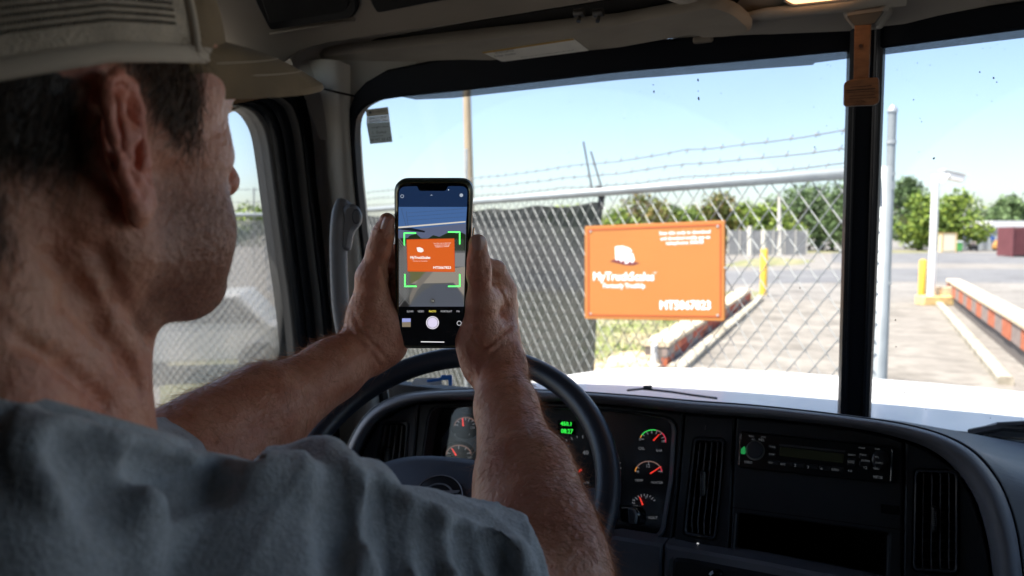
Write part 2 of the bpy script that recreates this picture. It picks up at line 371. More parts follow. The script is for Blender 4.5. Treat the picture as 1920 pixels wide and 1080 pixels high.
cloth2 = cloth_mat('privacy_cloth_pale', (.17, .18, .18), (.32, .30, .27), .74)  # paler, more see-through cloth for the second run
class Run:
    def __init__(s, a, b):
        s.a = Vector((a.x, a.y, 0)); d = Vector((b.x - a.x, b.y - a.y, 0)); s.L = d.length; s.d = d.normalized(); s.n = Vector((s.d.y, -s.d.x, 0))
        if s.n.dot(O - a) < 0: s.n = -s.n
        s.plane = Plane(s.a, s.n)
    def F(s, u, z, off=0): return Vector((s.a.x + s.d.x * u + s.n.x * off, s.a.y + s.d.y * u + s.n.y * off, z))
def chain_link(label, run, z1, posts, strands, cloth, cloth_m, pitch_w=.102, pitch_h=.122, s0=0.0):
    fence = thing('chain_link_fence', label, 'fence', run.a, math.atan2(run.d.y, run.d.x)); F3 = run.F; s1 = run.L; z0 = .06
    wires = [MB(), MB()]; slope = pitch_h / pitch_w; Hh = z1 - z0; rn = Hh / slope; n_ = run.n
    def cut(A, B, lim): t_ = (lim - A[0]) / (B[0] - A[0]); return (lim, A[1] + (B[1] - A[1]) * t_)
    for i in range(int((s1 - s0 + rn) / pitch_w)):
        sb = s0 - rn + i * pitch_w
        for sg in (0, 1):
            A, B = ((sb, z0), (sb + rn, z1)) if sg == 0 else ((sb, z1), (sb + rn, z0))
            if A[0] < s0: A = cut(A, B, s0)
            if A[0] >= s1: continue
            if B[0] > s1: B = cut(A, B, s1)
            off = .003 if sg else -.003; a_, b_ = F3(*A, off), F3(*B, off); r_ = .0027
            dd = (b_ - a_).normalized(); u = dd.cross(n_).normalized() * r_; w_ = n_ * r_; q = [u, w_, -u, -w_]
            wires[sg].add([a_ + x for x in q] + [b_ + x for x in q], [(0, 1, 5, 4), (1, 2, 6, 5), (2, 3, 7, 6), (3, 0, 4, 7)])
    for sg in (0, 1): tag(wires[sg].build('wire_mesh', wire_m, fence), kind='stuff')
    MB().tube([F3(s0, z1), F3(s1, z1)], .024, 12).build('top_rail', galv2, fence, smooth=True)
    MB().tube([F3(s0, z0), F3(s1, z0)], .022, 10).build('bottom_rail', galv2, fence, smooth=True)
    for s_ in posts:
        MB().tube([F3(s_, 0, -.06), F3(s_, z1 + .02, -.06)], .026, 12).build('fence_post', galv2, fence, smooth=True)
        if s_ > .5: MB().tube([F3(s_, z1, -.06), F3(s_, z1 + .42, -.06)], .010, 8).build('wire_arm', galv, fence)
    for k, zz in enumerate(strands):
        mb = MB(); pts = []
        for i in range(40): pts.append(F3(s0 + (s1 - s0) * i / 39, zz - .012 * math.sin(math.pi * ((i % 6) / 6)) + random.uniform(-.004, .004), -.03))
        mb.tube(pts, .0028, 5)
        s_ = s0 + .05
        while s_ < s1:
            if k < 2:
                c = F3(s_, zz - .006, -.03)
                for a_ in (0.5, 2.1): d = Vector((run.d.x * math.cos(a_), run.d.y * math.cos(a_), math.sin(a_))) * .016; mb.tube([c - d, c + d], .0022, 4)
            else: mb.tube([F3(s_, zz + .006, -.03), F3(s_ + .004, z1 + .02, -.01)], .0024, 4)
            s_ += (.125 if k < 2 else .085) * random.uniform(.9, 1.1)
        mb.build('barbed_wire', dark_wire, fence)
    if cloth:
        sE, sEb = cloth; rows = []
        for i in range(61):
            t_ = i / 60; row = []
            for j in range(13):
                v_ = j / 12; se = sE * v_ + sEb * (1 - v_); ss = se + (s1 - se) * t_
                zt = z1 - .05 - .018 * abs(math.sin(ss * 5.2)); row.append(F3(ss, .1 + (zt - .1) * v_, -.05 + .012 * math.sin(ss * 7 + v_ * 3)))
            rows.append(row)
        MB().loft(rows).build('privacy_cloth', cloth_m, fence, smooth=True)
    return fence
corner = P(600, 440.6, fz(600)); start = P(1588, 440.6, zr)
run1 = Run(start, corner); start2 = start - run1.d * .115; run1 = Run(start2, corner)
FP = run1.plane; fn = run1.n; F3 = run1.F; fdir = run1.d
z1 = FP.at(1588, 325).z
sE = (FP.at(1132, 400, -.05) - run1.a).dot(run1.d); sEb = (FP.at(1100, 690, -.05) - run1.a).dot(run1.d)
fence = chain_link('chain link gate and fence topped with barbed wire, behind the orange sign', run1, z1,
                   (0.0, 3.4, 6.3, run1.L), [FP.at(1588, y).z for y in (240, 272, 302)], (sE, sEb), cloth1)
run2 = Run(corner, P(60, 440.6, 9.4))
chain_link('chain link fence with faded cloth seen through the side window past the driver\'s face', run2, z1 - .01, (2.6, 5.2), [z1 + .15, z1 + .3], (0.05, 0.05), cloth2, pitch_w=.105, pitch_h=.12)
for (xa, ya, xb, yb) in ((1094, 266, 1112, 366), (1108, 284, 1132, 366)):
    a, b = FP.at(xa, ya, -.03), FP.at(xb, yb, -.03); MB().tube([a, a.lerp(b, .5), b], .0055, 6).build('wire_arm', mat('arm_dark', (.07, .075, .08), .6), fence)
MB().tube([FP.at(1120, 352, -.05), FP.at(1128, 366, -.05), FP.at(1126, 392, -.05)], .020, 8).build('rail_clamp', blk, fence)

# gate post and the slimmer post behind it
gz = 3.35; c = P(1665, 440, gz); gp_ = thing('gate_post', 'thick galvanised steel gate post with capped top, right of the windscreen divider', 'post', (c.x, c.y, 0))
hp = P(1667, 213, gz).z
MB().tube([(c.x, c.y, 0), (c.x, c.y, hp)], .0185, 18).build('pipe', galv2, gp_, smooth=True, auto=40)
MB().tube([(c.x, c.y, hp), (c.x, c.y, hp + .012), (c.x, c.y, hp + .03)], [.022, .022, .009], 16).build('cap', galv, gp_, smooth=True, auto=40)
for y_ in (268, 327, 345, 352, 531):
    q = P(1665, y_, gz).z; MB().tube([(c.x, c.y, q - .008), (c.x, c.y, q + .008)], .022, 18).build('clamp_band', galv, gp_)
for y_ in (322, 345): q = P(1650, y_, gz - .02); MB().box(q, (.06, .03, .022), Matrix.Rotation(R(25), 3, 'Z')).build('hinge_bracket', galv, gp_, bevel=.003)

# ------------------------------------------------------------------ orange sign
sz_r = fz(1358) - .06; sz_l = sz_r * 1.19
a, b_, d_ = P(1358, 413, sz_r), P(1096, 424, sz_l), P(1358, 602, sz_r)
sn = (a - b_).cross(d_ - a); sn = sn if sn.dot(O - a) > 0 else -sn
SP = Plane(a, sn)
ora = mat('sign_orange', (.43, .165, .036), .45, var=.03, vscale=3); ord_ = mat('sign_edge', (.42, .08, .02), .45); wht = mat('sign_white', (.86, .84, .82), .5)
sgn = thing('sign', 'orange rectangular truck scale sign with white lettering hung on the chain link gate', 'sign', (SP.at(1230, 512)))
quad = [(1096, 424), (1358, 413), (1358, 602), (1096, 598)]
slab(MB(), round_poly(quad, 4), SP, 0, .012, .002).build('panel', ora, sgn)
iq = [(1102, 430), (1352, 420), (1352, 595), (1102, 592)]; iq2 = [(1104.5, 432.5), (1349.5, 422.5), (1349.5, 592.5), (1104.5, 589.5)]
slab(MB(), iq, SP, .002, .0015, 0, holes=[iq2]).build('border', ord_, sgn)
slope_ = -.03
tb = MB(); tb = text_px(tb, 'MyTruckScales', 1169, 519, 15, SP, .0012, 113, .005, bold=.9); tb.build('lettering', wht, sgn)
text_px(MB(), '™', 1228, 513, 5, SP, .0012, 6).build('lettering', wht, sgn)
text_px(MB(), 'Formerly TruckUp', 1170, 536, 8.5, SP, .0012, 78, 0, bold=.5).build('lettering', wht, sgn)
for s_, x, y, w_ in (('Scan this code to download', 1284, 436, 95), ('and download mobile app on', 1285, 446, 92), ('telephone 50038', 1284, 455, 70)):
    text_px(MB(), s_, x, y, 6.4, SP, .0012, w_, -.035, bold=.35).build('lettering', wht, sgn)
text_px(MB(), 'MT5067823', 1285, 573, 16, SP, .0012, 94, .0, bold=1.1).build('lettering', wht, sgn)
for wx_, wy_ in ((1160, 489.5), (1168, 491.5), (1181, 493)): slab(MB(), [(wx_ + 3.2 * math.cos(a), wy_ + 3.0 * math.sin(a)) for a in [i * .6283 for i in range(10)]], SP, .0022, .001).build('emblem_wheel', mat('emblem_dark', (.16, .03, .035), .6), sgn)
slab(MB(), [(1171, 463), (1172.4, 463), (1172.4, 491), (1171, 491)], SP, .0021, .001).build('emblem_line', ord_, sgn)
# white truck emblem with dark shadow
em = [(1153, 462), (1168, 461), (1182, 466), (1187, 476), (1190, 488), (1186, 493), (1172, 494), (1160, 490), (1154, 487)]
slab(MB(), round_poly(em, 3), SP, .0016, .001).build('truck_emblem', wht, sgn)
slab(MB(), [(1160, 470.5), (1168, 473.5), (1167, 475), (1160, 473)], SP, .002, .001).build('emblem_line', ord_, sgn)
slab(MB(), [(1176, 474), (1186, 472), (1186, 474.5), (1177, 476)], SP, .002, .001).build('emblem_line', ord_, sgn)
slab(MB(), [(1143, 490), (1156, 485), (1200, 493), (1188, 497.5), (1172, 497)], SP, .0010, .001).build('emblem_shadow', mat('emblem_dark', (.16, .03, .035), .6), sgn)
slab(MB(), [(1354.5, 500), (1362, 500), (1362, 503), (1354.5, 503)], SP, -.001, .01).build('tie', galv, sgn)
for (x, y) in ((1108, 434), (1346, 424), (1108, 588), (1346, 591)):
    q = SP.at(x, y, .001); MB().tube([q, q + SP.n * .003], .006, 10).build('screw', galv, sgn)
    e = q - SP.n * .012; dd = FP.n; t_ = (FP.p - e).dot(dd) / (-SP.n).dot(dd); MB().tube([e, e - SP.n * t_], .0025, 6).build('tie', galv, sgn)

# ------------------------------------------------------------------ utility pole, poles beyond
def pole(name, label, px, top, base, wt, wb, m, cat='pole', extra=None):
    c = G(px[1], base); z = px_of(c)[2]; t = thing(name, label, cat, c); q = P(px[0], top, z)
    MB().tube([(c.x, c.y, 0), (q.x, q.y, q.z)], [wb / FPX * z / 2, wt / FPX * z / 2], 14).build('shaft', m, t, smooth=True, auto=40); return t, c, q, z
wood = mat('pole_timber', (.42, .33, .22), .85, var=.15, vscale=3, stretch=(8, 8, .5))
t, c, q, z = pole('utility_pole', 'tan timber utility pole rising behind the phone', (874, 884), 120, 520, 14, 20, wood)
MB().box(q + Vector((0, 0, -.15)), (2.4, .12, .14), Matrix.Rotation(R(20), 3, 'Z')).build('crossarm', wood, t)
pale = mat('pale_post', (.58, .55, .48), .8, var=.1)
pole('lamp_post', 'pale slender post between the far trees', (1461, 1462), 366, 478, 5, 11, pale, 'post')
pole('concrete_post', 'short pale concrete post beside the far grey wall', (1406, 1406), 424, 480, 9, 10, pale, 'post')
pole('concrete_post', 'short pale concrete post right of the yellow bollard', (1432, 1432), 432, 496, 9, 10, pale, 'post')
pole('fence_stake', 'thin dark post seen through the side window', (499, 499), 337, 500, 4, 4, dark_wire, 'post')
pole('fence_stake', 'thin dark post far beyond the side window, near the driver\'s nose', (476, 476), 352, 500, 2.5, 2.5, dark_wire, 'post')

# ------------------------------------------------------------------ trees
leafs = {'green': [mat('leaf_green', (.11, .18, .022), .7, var=.3, vscale=.6), mat('leaf_light', (.25, .33, .04), .7, var=.3, vscale=.6)],
         'yellow': [mat('leaf_olive', (.12, .15, .022), .7, var=.3, vscale=.6), mat('leaf_rust', (.24, .17, .05), .7, var=.3, vscale=.6)],
         'dark': [mat('leaf_dark', (.075, .13, .04), .7, var=.3, vscale=.6), mat('leaf_mid', (.13, .20, .07), .7, var=.3, vscale=.6)]}
bark = mat('bark', (.10, .08, .06), .9, var=.2, vscale=4)
def tree(px, top, base, wpx, kind, label, seed, nleaf=2600, crown0=.30, flat=1.0, dist=None):
    rr = random.Random(seed); c = G(px, base) if dist is None else P(px, 440, dist); c.z = 0; z = px_of(c)[2]; k = z / FPX
    h = P(px, top, z).z; wd = wpx * k
    t = thing('tree', label, 'tree', c, group='trees across the far side of the yard')
    tb = MB(); tb.tube([c, c + Vector((.1, 0, h * .3)), c + Vector((-.1, .1, h * .62))], [h * .035, h * .026, h * .012], 8)
    for i in range(6):
        a = rr.random() * 6.28; s_ = c + Vector((0, 0, h * rr.uniform(.25, .5))); e = c + Vector((math.cos(a) * wd * .33, math.sin(a) * wd * .33, h * rr.uniform(.55, .85)))
        tb.tube([s_, s_.lerp(e, .5) + Vector((0, 0, -.1)), e], [h * .016, h * .01, h * .004], 6)
    tb.build('trunk', bark, t, smooth=True)
    clumps = []
    for i in range(40):
        a = rr.random() * 6.28; u = rr.random() ** .5; v_ = rr.uniform(crown0, .93); prof = math.sin(min(1, (v_ - crown0 + .12) / (1.06 - crown0)) * math.pi) ** .6
        clumps.append((c + Vector((math.cos(a) * u * wd * .42 * prof, math.sin(a) * u * wd * .42 * prof, h * v_)), wd * rr.uniform(.10, .19)))
    clumps.append((c + Vector((0, 0, h * .9)), wd * .13))
    cb = MB(); ls = max(.12, 3.3 * k)
    for i in range(nleaf):
        q, rad = clumps[rr.randrange(len(clumps))]
        d = Vector((rr.gauss(0, 1), rr.gauss(0, 1), rr.gauss(0, .8) * flat)).normalized() * rad * rr.uniform(.55, 1.05); p = q + d
        u = Vector((rr.gauss(0, 1), rr.gauss(0, 1), rr.gauss(0, .6))).normalized(); v_ = u.cross(Vector((rr.gauss(0, 1), rr.gauss(0, 1), rr.gauss(0, 1)))).normalized(); s_ = ls * rr.uniform(.6, 1.5)
        cb.add([p - u * s_, p - v_ * s_ * .6, p + u * s_, p + v_ * s_ * .6], [(0, 1, 2, 3)], 1 if rr.random() < .38 else 0)
    cb.build('crown', leafs[kind], t)
for a in [(1205, 368, 476, 137, 'yellow', 'small olive and rust tree just above the left part of the orange sign'), (1150, 396, 477, 130, 'green', 'low green shrubby tree beside the black cloth edge'),
          (1345, 362, 474, 116, 'yellow', 'rust tinged tree above the right corner of the orange sign'), (1292, 398, 477, 130, 'green', 'low bushy tree behind the top edge of the orange sign'),
          (1395, 388, 474, 130, 'green', 'bright green tree left of the slender pale post'), (1445, 384, 474, 130, 'green', 'light green tree behind the slender pale post'),
          (1500, 352, 470, 159, 'dark', 'tall dark green tree between the slender post and the windscreen divider'), (1560, 346, 469, 159, 'dark', 'dark blue green tree touching the windscreen divider'),
          (1600, 372, 472, 130, 'dark', 'dark tree hidden mostly by the windscreen divider'),
          (1700, 332, 466, 105, 'dark', 'tall airy dark tree right of the gate post'), (1722, 366, 470, 126, 'green', 'dense green tree left of the camera post'),
          (1795, 364, 470, 128, 'green', 'round bright green tree right of the camera post'), (1752, 392, 470, 114, 'green', 'low green tree at the foot of the camera post'),
          (1850, 400, 462, 138, 'dark', 'mid green tree above the grey shed'), (1890, 372, 458, 114, 'dark', 'tallest of the trees at the right edge'), (1945, 380, 458, 138, 'dark', 'dark tree cut by the right picture edge'),
          (1080, 392, 477, 159, 'green', 'green tree hidden behind the black cloth'), (2030, 378, 460, 149, 'dark', 'dark tree beyond the right picture edge'),
          (1250, 392, 474, 120, 'dark', 'dark green tree filling the gap above the middle of the orange sign'), (1330, 400, 471, 130, 'green', 'green shrubby tree low between the rust tinged tree and the slender post'),
          (1235, 386, 478, 80, 'yellow', 'small rust and green tree just right of the one above the sign'), (470, 399, 462, 174, 'green', 'far green treetop seen past the driver\'s nose')]:
    tree(*a, seed=hash(a[0]) % 1000, nleaf=3200, crown0=.16)

# ------------------------------------------------------------------ far wall, sheds, containers, bins, vehicles
def boxthing(name, label, cat, x0, x1, ytop, base, depth, m, yaw=0.0, dist=None):
    c0, c1 = G(x0, base), G(x1, base)
    if dist: c0, c1 = P(x0, 440, dist), P(x1, 440, dist); c0.z = c1.z = 0
    z = px_of((c0 + c1) / 2)[2]; w_ = (x1 - x0) / FPX * z; h = (base - ytop) / FPX * z
    if dist: h = P(x0, ytop, dist).z
    c = (c0 + c1) / 2; t = thing(name, label, cat, (c.x, c.y, 0), R(YAW + yaw)); return t, c, w_, h, z
def lb(t, name, m, x, y, z, sx, sy_, sz, bevel=0.0, parent=None):
    """box given in the thing's own frame"""
    M = world_of(t); mb = MB(); mb.box((0, 0, 0), (sx, sy_, sz)); mb.v = [tuple(M @ (Vector(v) + Vector((x, y, z)))) for v in mb.v]
    return mb.build(name, m, parent or t, bevel=bevel)
grey_w = mat('weathered_board', (.27, .27, .265), .9, var=.15, vscale=1.5)
t, c, w_, h, z = boxthing('panel_wall', 'grey panel wall across the yard behind the short concrete posts', 'wall', 1365, 1512, 432, 478, .2, grey_w)
for i in range(7):
    lb(t, 'panel', grey_w, -w_ / 2 + w_ * (i + .5) / 7, random.uniform(-.02, .02), h / 2, w_ / 7 - .12, .12, h)
for i in range(8): lb(t, 'wall_post', pale, -w_ / 2 + w_ * i / 7, 0, h * .52, .14, .2, h * 1.04)
cream = mat('cream_paint', (.78, .70, .50), .6, var=.05)
t, c, w_, h, z = boxthing('cabinet', 'cream coloured cabinet with tan frame standing left of the green bin', 'cabinet', 1761, 1789, 437, 473, 1, cream)
lb(t, 'body', cream, 0, 0, h / 2, w_ * .92, 1.0, h * .96); tan = mat('tan_frame', (.62, .42, .18), .7)
for s_ in (-1, 1): lb(t, 'frame_post', tan, s_ * w_ * .47, -.5, h / 2, .12, .12, h)
lb(t, 'lid', tan, 0, 0, h * .985, w_, 1.1, .12); lb(t, 'door', mat('cream_door', (.80, .74, .58), .6), 0, -.52, h * .48, w_ * .7, .03, h * .8)
grn = mat('green_plastic', (.10, .38, .10), .5); whl = mat('wheel_black', (.02, .02, .02), .7)
t, c, w_, h, z = boxthing('bin', 'green wheeled bin with white lid beside the cream cabinet', 'bin', 1791, 1802, 450, 472, 1, grn)
lb(t, 'body', grn, 0, 0, h * .42, w_ * .9, .7, h * .72); lb(t, 'lid', mat('white_lid', (.8, .82, .8), .5), 0, 0, h * .86, w_, .8, h * .14)
for s_ in (-1, 1): lb(t, 'wheel', whl, s_ * w_ * .36, -.3, .14, .10, .28, .28, .05)
shed = mat('shed_grey', (.42, .45, .46), .7, var=.08); roofm = mat('white_roof', (.75, .75, .74), .6)
for (x0, x1, yt, lab) in ((1789, 1838, 433, 'pale grey-green shed with flat roof behind the green bin'), (1840, 1885, 431, 'light grey shed with a blue sign on its wall')):
    t, c, w_, h, z = boxthing('shed', lab, 'shed', x0, x1, yt, 469, 4, shed)
    lb(t, 'wall', shed, 0, 3, h / 2, w_, 4, h); lb(t, 'roof', roofm, 0, 3, h + .06, w_ * 1.03, 4.3, .14)
    lb(t, 'door', mat('shed_door', (.25, .27, .28), .7), -w_ * .2, .97, h * .35, w_ * .18, .06, h * .7)
    for i in range(3): lb(t, 'rib', mat('shed_rib', (.50, .53, .54), .7), w_ * (.0 + .14 * i), .97, h / 2, .08, .08, h * .98)
    if x0 == 1840: lb(t, 'wall_sign', mat('blue_sign', (.05, .14, .45), .5), w_ * .10, .9, h * .60, w_ * .16, .06, h * .22)
t, c, w_, h, z = boxthing('warehouse', 'long white roofed warehouse behind the maroon container', 'building', 1862, 2060, 414, 466, 8, roofm)
lb(t, 'wall', mat('warehouse_wall', (.58, .58, .56), .8), 0, 6, h * .38, w_, 10, h * .76); lb(t, 'roof', roofm, 0, 6, h * .88, w_ * 1.01, 11, h * .24)
for i in range(6): lb(t, 'dock_door', mat('dock_door', (.34, .36, .38), .7), -w_ / 2 + w_ * (i + .5) / 6, .95, h * .28, w_ / 12, .1, h * .5)
mar = mat('maroon_steel', (.17, .055, .06), .6, var=.12, vscale=1)
t, c, w_, h, z = boxthing('shipping_container', 'dark maroon shipping container cut by the right picture edge', 'container', 1897, 1990, 426, 482, 3, mar)
lb(t, 'body', mar, 0, 1.3, h / 2 + .05, w_, 2.5, h - .1)
for i in range(24): lb(t, 'corrugation', mar, -w_ / 2 + w_ * (i + .5) / 24, .02, h / 2, w_ / 52, .10, h * .88)
for s_ in (-1, 1): lb(t, 'corner_post', mar, s_ * (w_ / 2 - .06), 0, h / 2 + .02, .16, .16, h)
lb(t, 'bottom_rail', blk, 0, 0, .12, w_, .14, .18)
org = mat('orange_vehicle', (.62, .33, .10), .5, coat=.4); gls = mat('dark_glass', (.03, .035, .04), .1)
def car(px0, px1, base, m, label, h_m=1.5, name='parked_car', tall=False, yawx=0, group='vehicles in the far yard'):
    t, c, w_, h, z = boxthing(name, label, 'car', px0, px1, base - 10, base, 2, m, yawx); L_ = w_; W = 1.8; H_ = h_m; M = world_of(t)
    pr = [(-.5, .25), (-.5, .58), (-.42, .64), (-.28, .66), (-.16, .97), (.22, 1), (.36, .66), (.5, .58), (.5, .25)] if not tall else [(-.5, .2), (-.5, .62), (-.38, .66), (-.33, 1), (.5, 1), (.5, .2)]
    mb = MB(); mb.loft([[M @ Vector((a * L_, y, b * H_)) for a, b in pr] for y in (-W / 2, -W / 2 + .08, W / 2 - .08, W / 2)], closed=True, caps=True); mb.build('body', m, t, bevel=.04)
    gw = [(-.26, .68), (-.155, .93), (.20, .95), (.32, .68)] if not tall else [(-.34, .68), (-.30, .94), (-.05, .94), (-.05, .68)]
    mb = MB(); mb.loft([[M @ Vector((a * L_, y, b * H_)) for a, b in gw] for y in (-W / 2 - .01, W / 2 + .01)], closed=True, caps=True); mb.build('side_window', gls, t)
    for a in (-.31, .31):
        for y in (-W / 2 + .05, W / 2 - .05):
            p = M @ Vector((a * L_, y, .33)); ax = (M.to_3x3() @ Vector((0, 1, 0))) * .12; MB().tube([p - ax, p + ax], .33, 16).build('wheel', whl, t)
    return t
car(1866, 1896, 470, org, 'orange pickup parked between the grey shed and the maroon container', 1.6, 'pickup', True)
car(1888, 1922, 460, mat('white_car', (.75, .75, .75), .4, coat=.5), 'white van parked behind the orange pickup', 1.9, 'van', True)
car(1700, 1726, 467, mat('silver_car', (.45, .46, .5), .4, metal=.3, coat=.5), 'small silver car under the dark trees left of the camera post', 1.4)
car(1505, 1545, 468, mat('white_car', (.75, .75, .75)), 'white car under the dark trees left of the windscreen divider', 1.4)
t, c, w_, h, z = boxthing('hand_cart', 'dark hand cart with a pale sack in front of the grey sheds', 'cart', 1817, 1831, 452, 471, 1, blk)
lb(t, 'tray', blk, 0, 0, h * .35, w_, .8, h * .4, .03); lb(t, 'sack', mat('sack', (.45, .36, .33), .9), w_ * .05, 0, h * .74, w_ * .55, .5, h * .4, .1)
for s_ in (-1, 1): lb(t, 'wheel', whl, s_ * w_ * .4, -.3, .16, .1, .32, .32, .08)
# white pickup behind the side part of the fence
car(215, 560, 702, mat('white_car', (.75, .75, .75)), 'white car parked behind the mesh, seen through the side window', 1.45, yawx=12, group=None)
# ================================================================== THE TRUCK
trk = thing('truck', 'white conventional truck seen from inside its cab, dark dashboard and split windscreen', 'truck', (0, 0.3, 0))
rub = mat('rubber_black', (.005, .007, .011), .5, spec=.22, bump=.1, bscale=300)
rub2 = mat('rubber_seal', (.010, .013, .018), .34, spec=.35)
beige = mat('lining_beige', (.27, .235, .19), .8, var=.10, vscale=5, bump=.25, bscale=900)
beige2 = mat('lining_grey', (.42, .395, .345), .7, var=.08, vscale=5, bump=.15, bscale=700)
visor_m = mat('visor_vinyl', (.36, .325, .27), .62, var=.13, vscale=7, bump=.5, bscale=25, stretch=(1, 3, 3))
dk = mat('dash_black', (.018, .021, .027), .48, var=.15, vscale=30, bump=.35, bscale=1400)
dk2 = mat('dash_panel', (.020, .023, .028), .42, bump=.3, bscale=1500)
dk3 = mat('dash_grey', (.21, .215, .25), .38, var=.08, vscale=20, bump=.4, bscale=1300)
gloss = mat('gloss_black', (.008, .009, .011), .12)
void = mat('cavity', (.004, .004, .005), .9)
hood_m = mat('white_hood_paint', (.74, .74, .73), .45, var=.03, vscale=2, coat=.12)
PW = Vector((0, 1.42, H - .33)); rk = R(15)
WL = Plane(PW, (math.sin(R(7)) * math.cos(rk), -math.cos(R(7)) * math.cos(rk), -math.sin(rk)))
WR = Plane(PW, (-math.sin(R(10)) * math.cos(rk), -math.cos(R(10)) * math.cos(rk), -math.sin(rk)))
# windscreen gaskets
inL = round_poly([(725, 800), (708, 690), (692, 560), (677, 430), (668, 340), (663, 262), (666, 222), (680, 202), (706, 189), (760, 181), (871, 170), (1160, 136), (1397, 115), (1594, 96), (1590, 300), (1584, 560), (1576, 815)], 12, 3)
outL = [(716, 850), (700, 690), (684, 560), (669, 430), (659, 340), (653, 262), (654, 205), (664, 176), (685, 154), (725, 131), (820, 112), (915, 102), (1160, 80), (1397, 62), (1632, 40), (1626, 300), (1617, 560), (1606, 850)]
slab(MB(), outL, WL, .018, .026, .004, holes=[inL]).build('windscreen_gasket', rub, trk)
inR = [(1627, 815), (1638, 560), (1648, 300), (1655, 91), (1920, 56), (2400, -7), (3500, -150), (3560, 1000)]
outR = [(1608, 850), (1618, 560), (1627, 300), (1634, 40), (1920, 2), (2400, -62), (3700, -240), (3800, 1300)]
slab(MB(), outR, WR, .018, .026, .004, holes=[inR]).build('windscreen_gasket', rub, trk)
# divider bar
def vbar(x0t, x1t, x0b, x1b, f, d, m, name, bev=.004):
    slab(MB(), [(x0t, 40), (x1t, 40), (x1b, 850), (x0b, 850)], WL, f, d, bev).build(name, m, trk)
vbar(1596, 1653, 1574, 1628, .030, .05, rub, 'divider_bar', .006)
vbar(1604, 1609, 1582, 1586, .0325, .01, rub2, 'divider_rib', .001); vbar(1641, 1648, 1616, 1623, .034, .012, rub2, 'divider_rib', .002)
# dotted sun bands printed on the glass
m = bpy.data.materials.new('dotted_frit'); m.use_nodes = True; N, L = m.node_tree.nodes, m.node_tree.links; b = N['Principled BSDF']; b.inputs['Base Color'].default_value = (.03, .03, .035, 1)
tc = N.new('ShaderNodeTexCoord'); sep = N.new('ShaderNodeSeparateXYZ'); L.new(tc.outputs['Object'], sep.inputs[0])
def mth(op, a, b_=None):
    n = N.new('ShaderNodeMath'); n.operation = op
    for i, q in enumerate((a, b_)):
        if q is None: continue
        if hasattr(q, 'links'): L.new(q, n.inputs[i])
        else: n.inputs[i].default_value = q
    return n.outputs[0]
fq = 2 * math.pi / .0034
pr = mth('MULTIPLY', mth('SINE', mth('MULTIPLY', mth('ADD', sep.outputs[0], sep.outputs[2]), fq)), mth('SINE', mth('MULTIPLY', mth('SUBTRACT', sep.outputs[0], sep.outputs[2]), fq)))
al = mth('MULTIPLY', mth('GREATER_THAN', mth('ABSOLUTE', pr), .04), .94)
tr = N.new('ShaderNodeBsdfTransparent'); mx = N.new('ShaderNodeMixShader'); L.new(al, mx.inputs[0]); L.new(tr.outputs[0], mx.inputs[1]); L.new(b.outputs[0], mx.inputs[2]); L.new(mx.outputs[0], N['Material Output'].inputs[0])
frit = m
slab(MB(), [(735, 178), (871, 166), (1160, 132), (1397, 112), (1590, 93), (1590, 110), (1528, 118), (1524, 122), (1397, 131), (1160, 150), (940, 174), (850, 184), (780, 187)], WL, -.002, .001).build('sun_band', frit, trk)
slab(MB(), [(1656, 88), (1920, 53), (2400, -10), (2400, 8), (1920, 71), (1655, 103)], WR, -.002, .001).build('sun_band', frit, trk)
# glass with dust film, thickened to stand in for haze and glare
m = bpy.data.materials.new('windscreen_glass'); m.use_nodes = True; N, L = m.node_tree.nodes, m.node_tree.links
tr = N.new('ShaderNodeBsdfTransparent'); gl = N.new('ShaderNodeBsdfGlossy'); gl.inputs['Roughness'].default_value = .03; df = N.new('ShaderNodeBsdfDiffuse'); df.inputs[0].default_value = (.7, .7, .68, 1)
fr = N.new('ShaderNodeFresnel'); fr.inputs[0].default_value = 1.35; mx = N.new('ShaderNodeMixShader'); L.new(fr.outputs[0], mx.inputs[0]); L.new(tr.outputs[0], mx.inputs[1]); L.new(gl.outputs[0], mx.inputs[2])
tc = N.new('ShaderNodeTexCoord'); n1 = N.new('ShaderNodeTexNoise'); n1.inputs['Scale'].default_value = 3.5; n1.inputs['Detail'].default_value = 8; L.new(tc.outputs['Object'], n1.inputs[0])
r_ = N.new('ShaderNodeValToRGB'); r_.color_ramp.elements[0].color = (.035, .035, .035, 1); r_.color_ramp.elements[1].color = (.10, .10, .10, 1); r_.color_ramp.elements[0].position = .35; r_.color_ramp.elements[1].position = .75; L.new(n1.outputs[0], r_.inputs[0])
mx2 = N.new('ShaderNodeMixShader'); L.new(r_.outputs[0], mx2.inputs[0]); L.new(mx.outputs[0], mx2.inputs[1]); L.new(df.outputs[0], mx2.inputs[2]); L.new(mx2.outputs[0], N['Material Output'].inputs[0])
glass = m
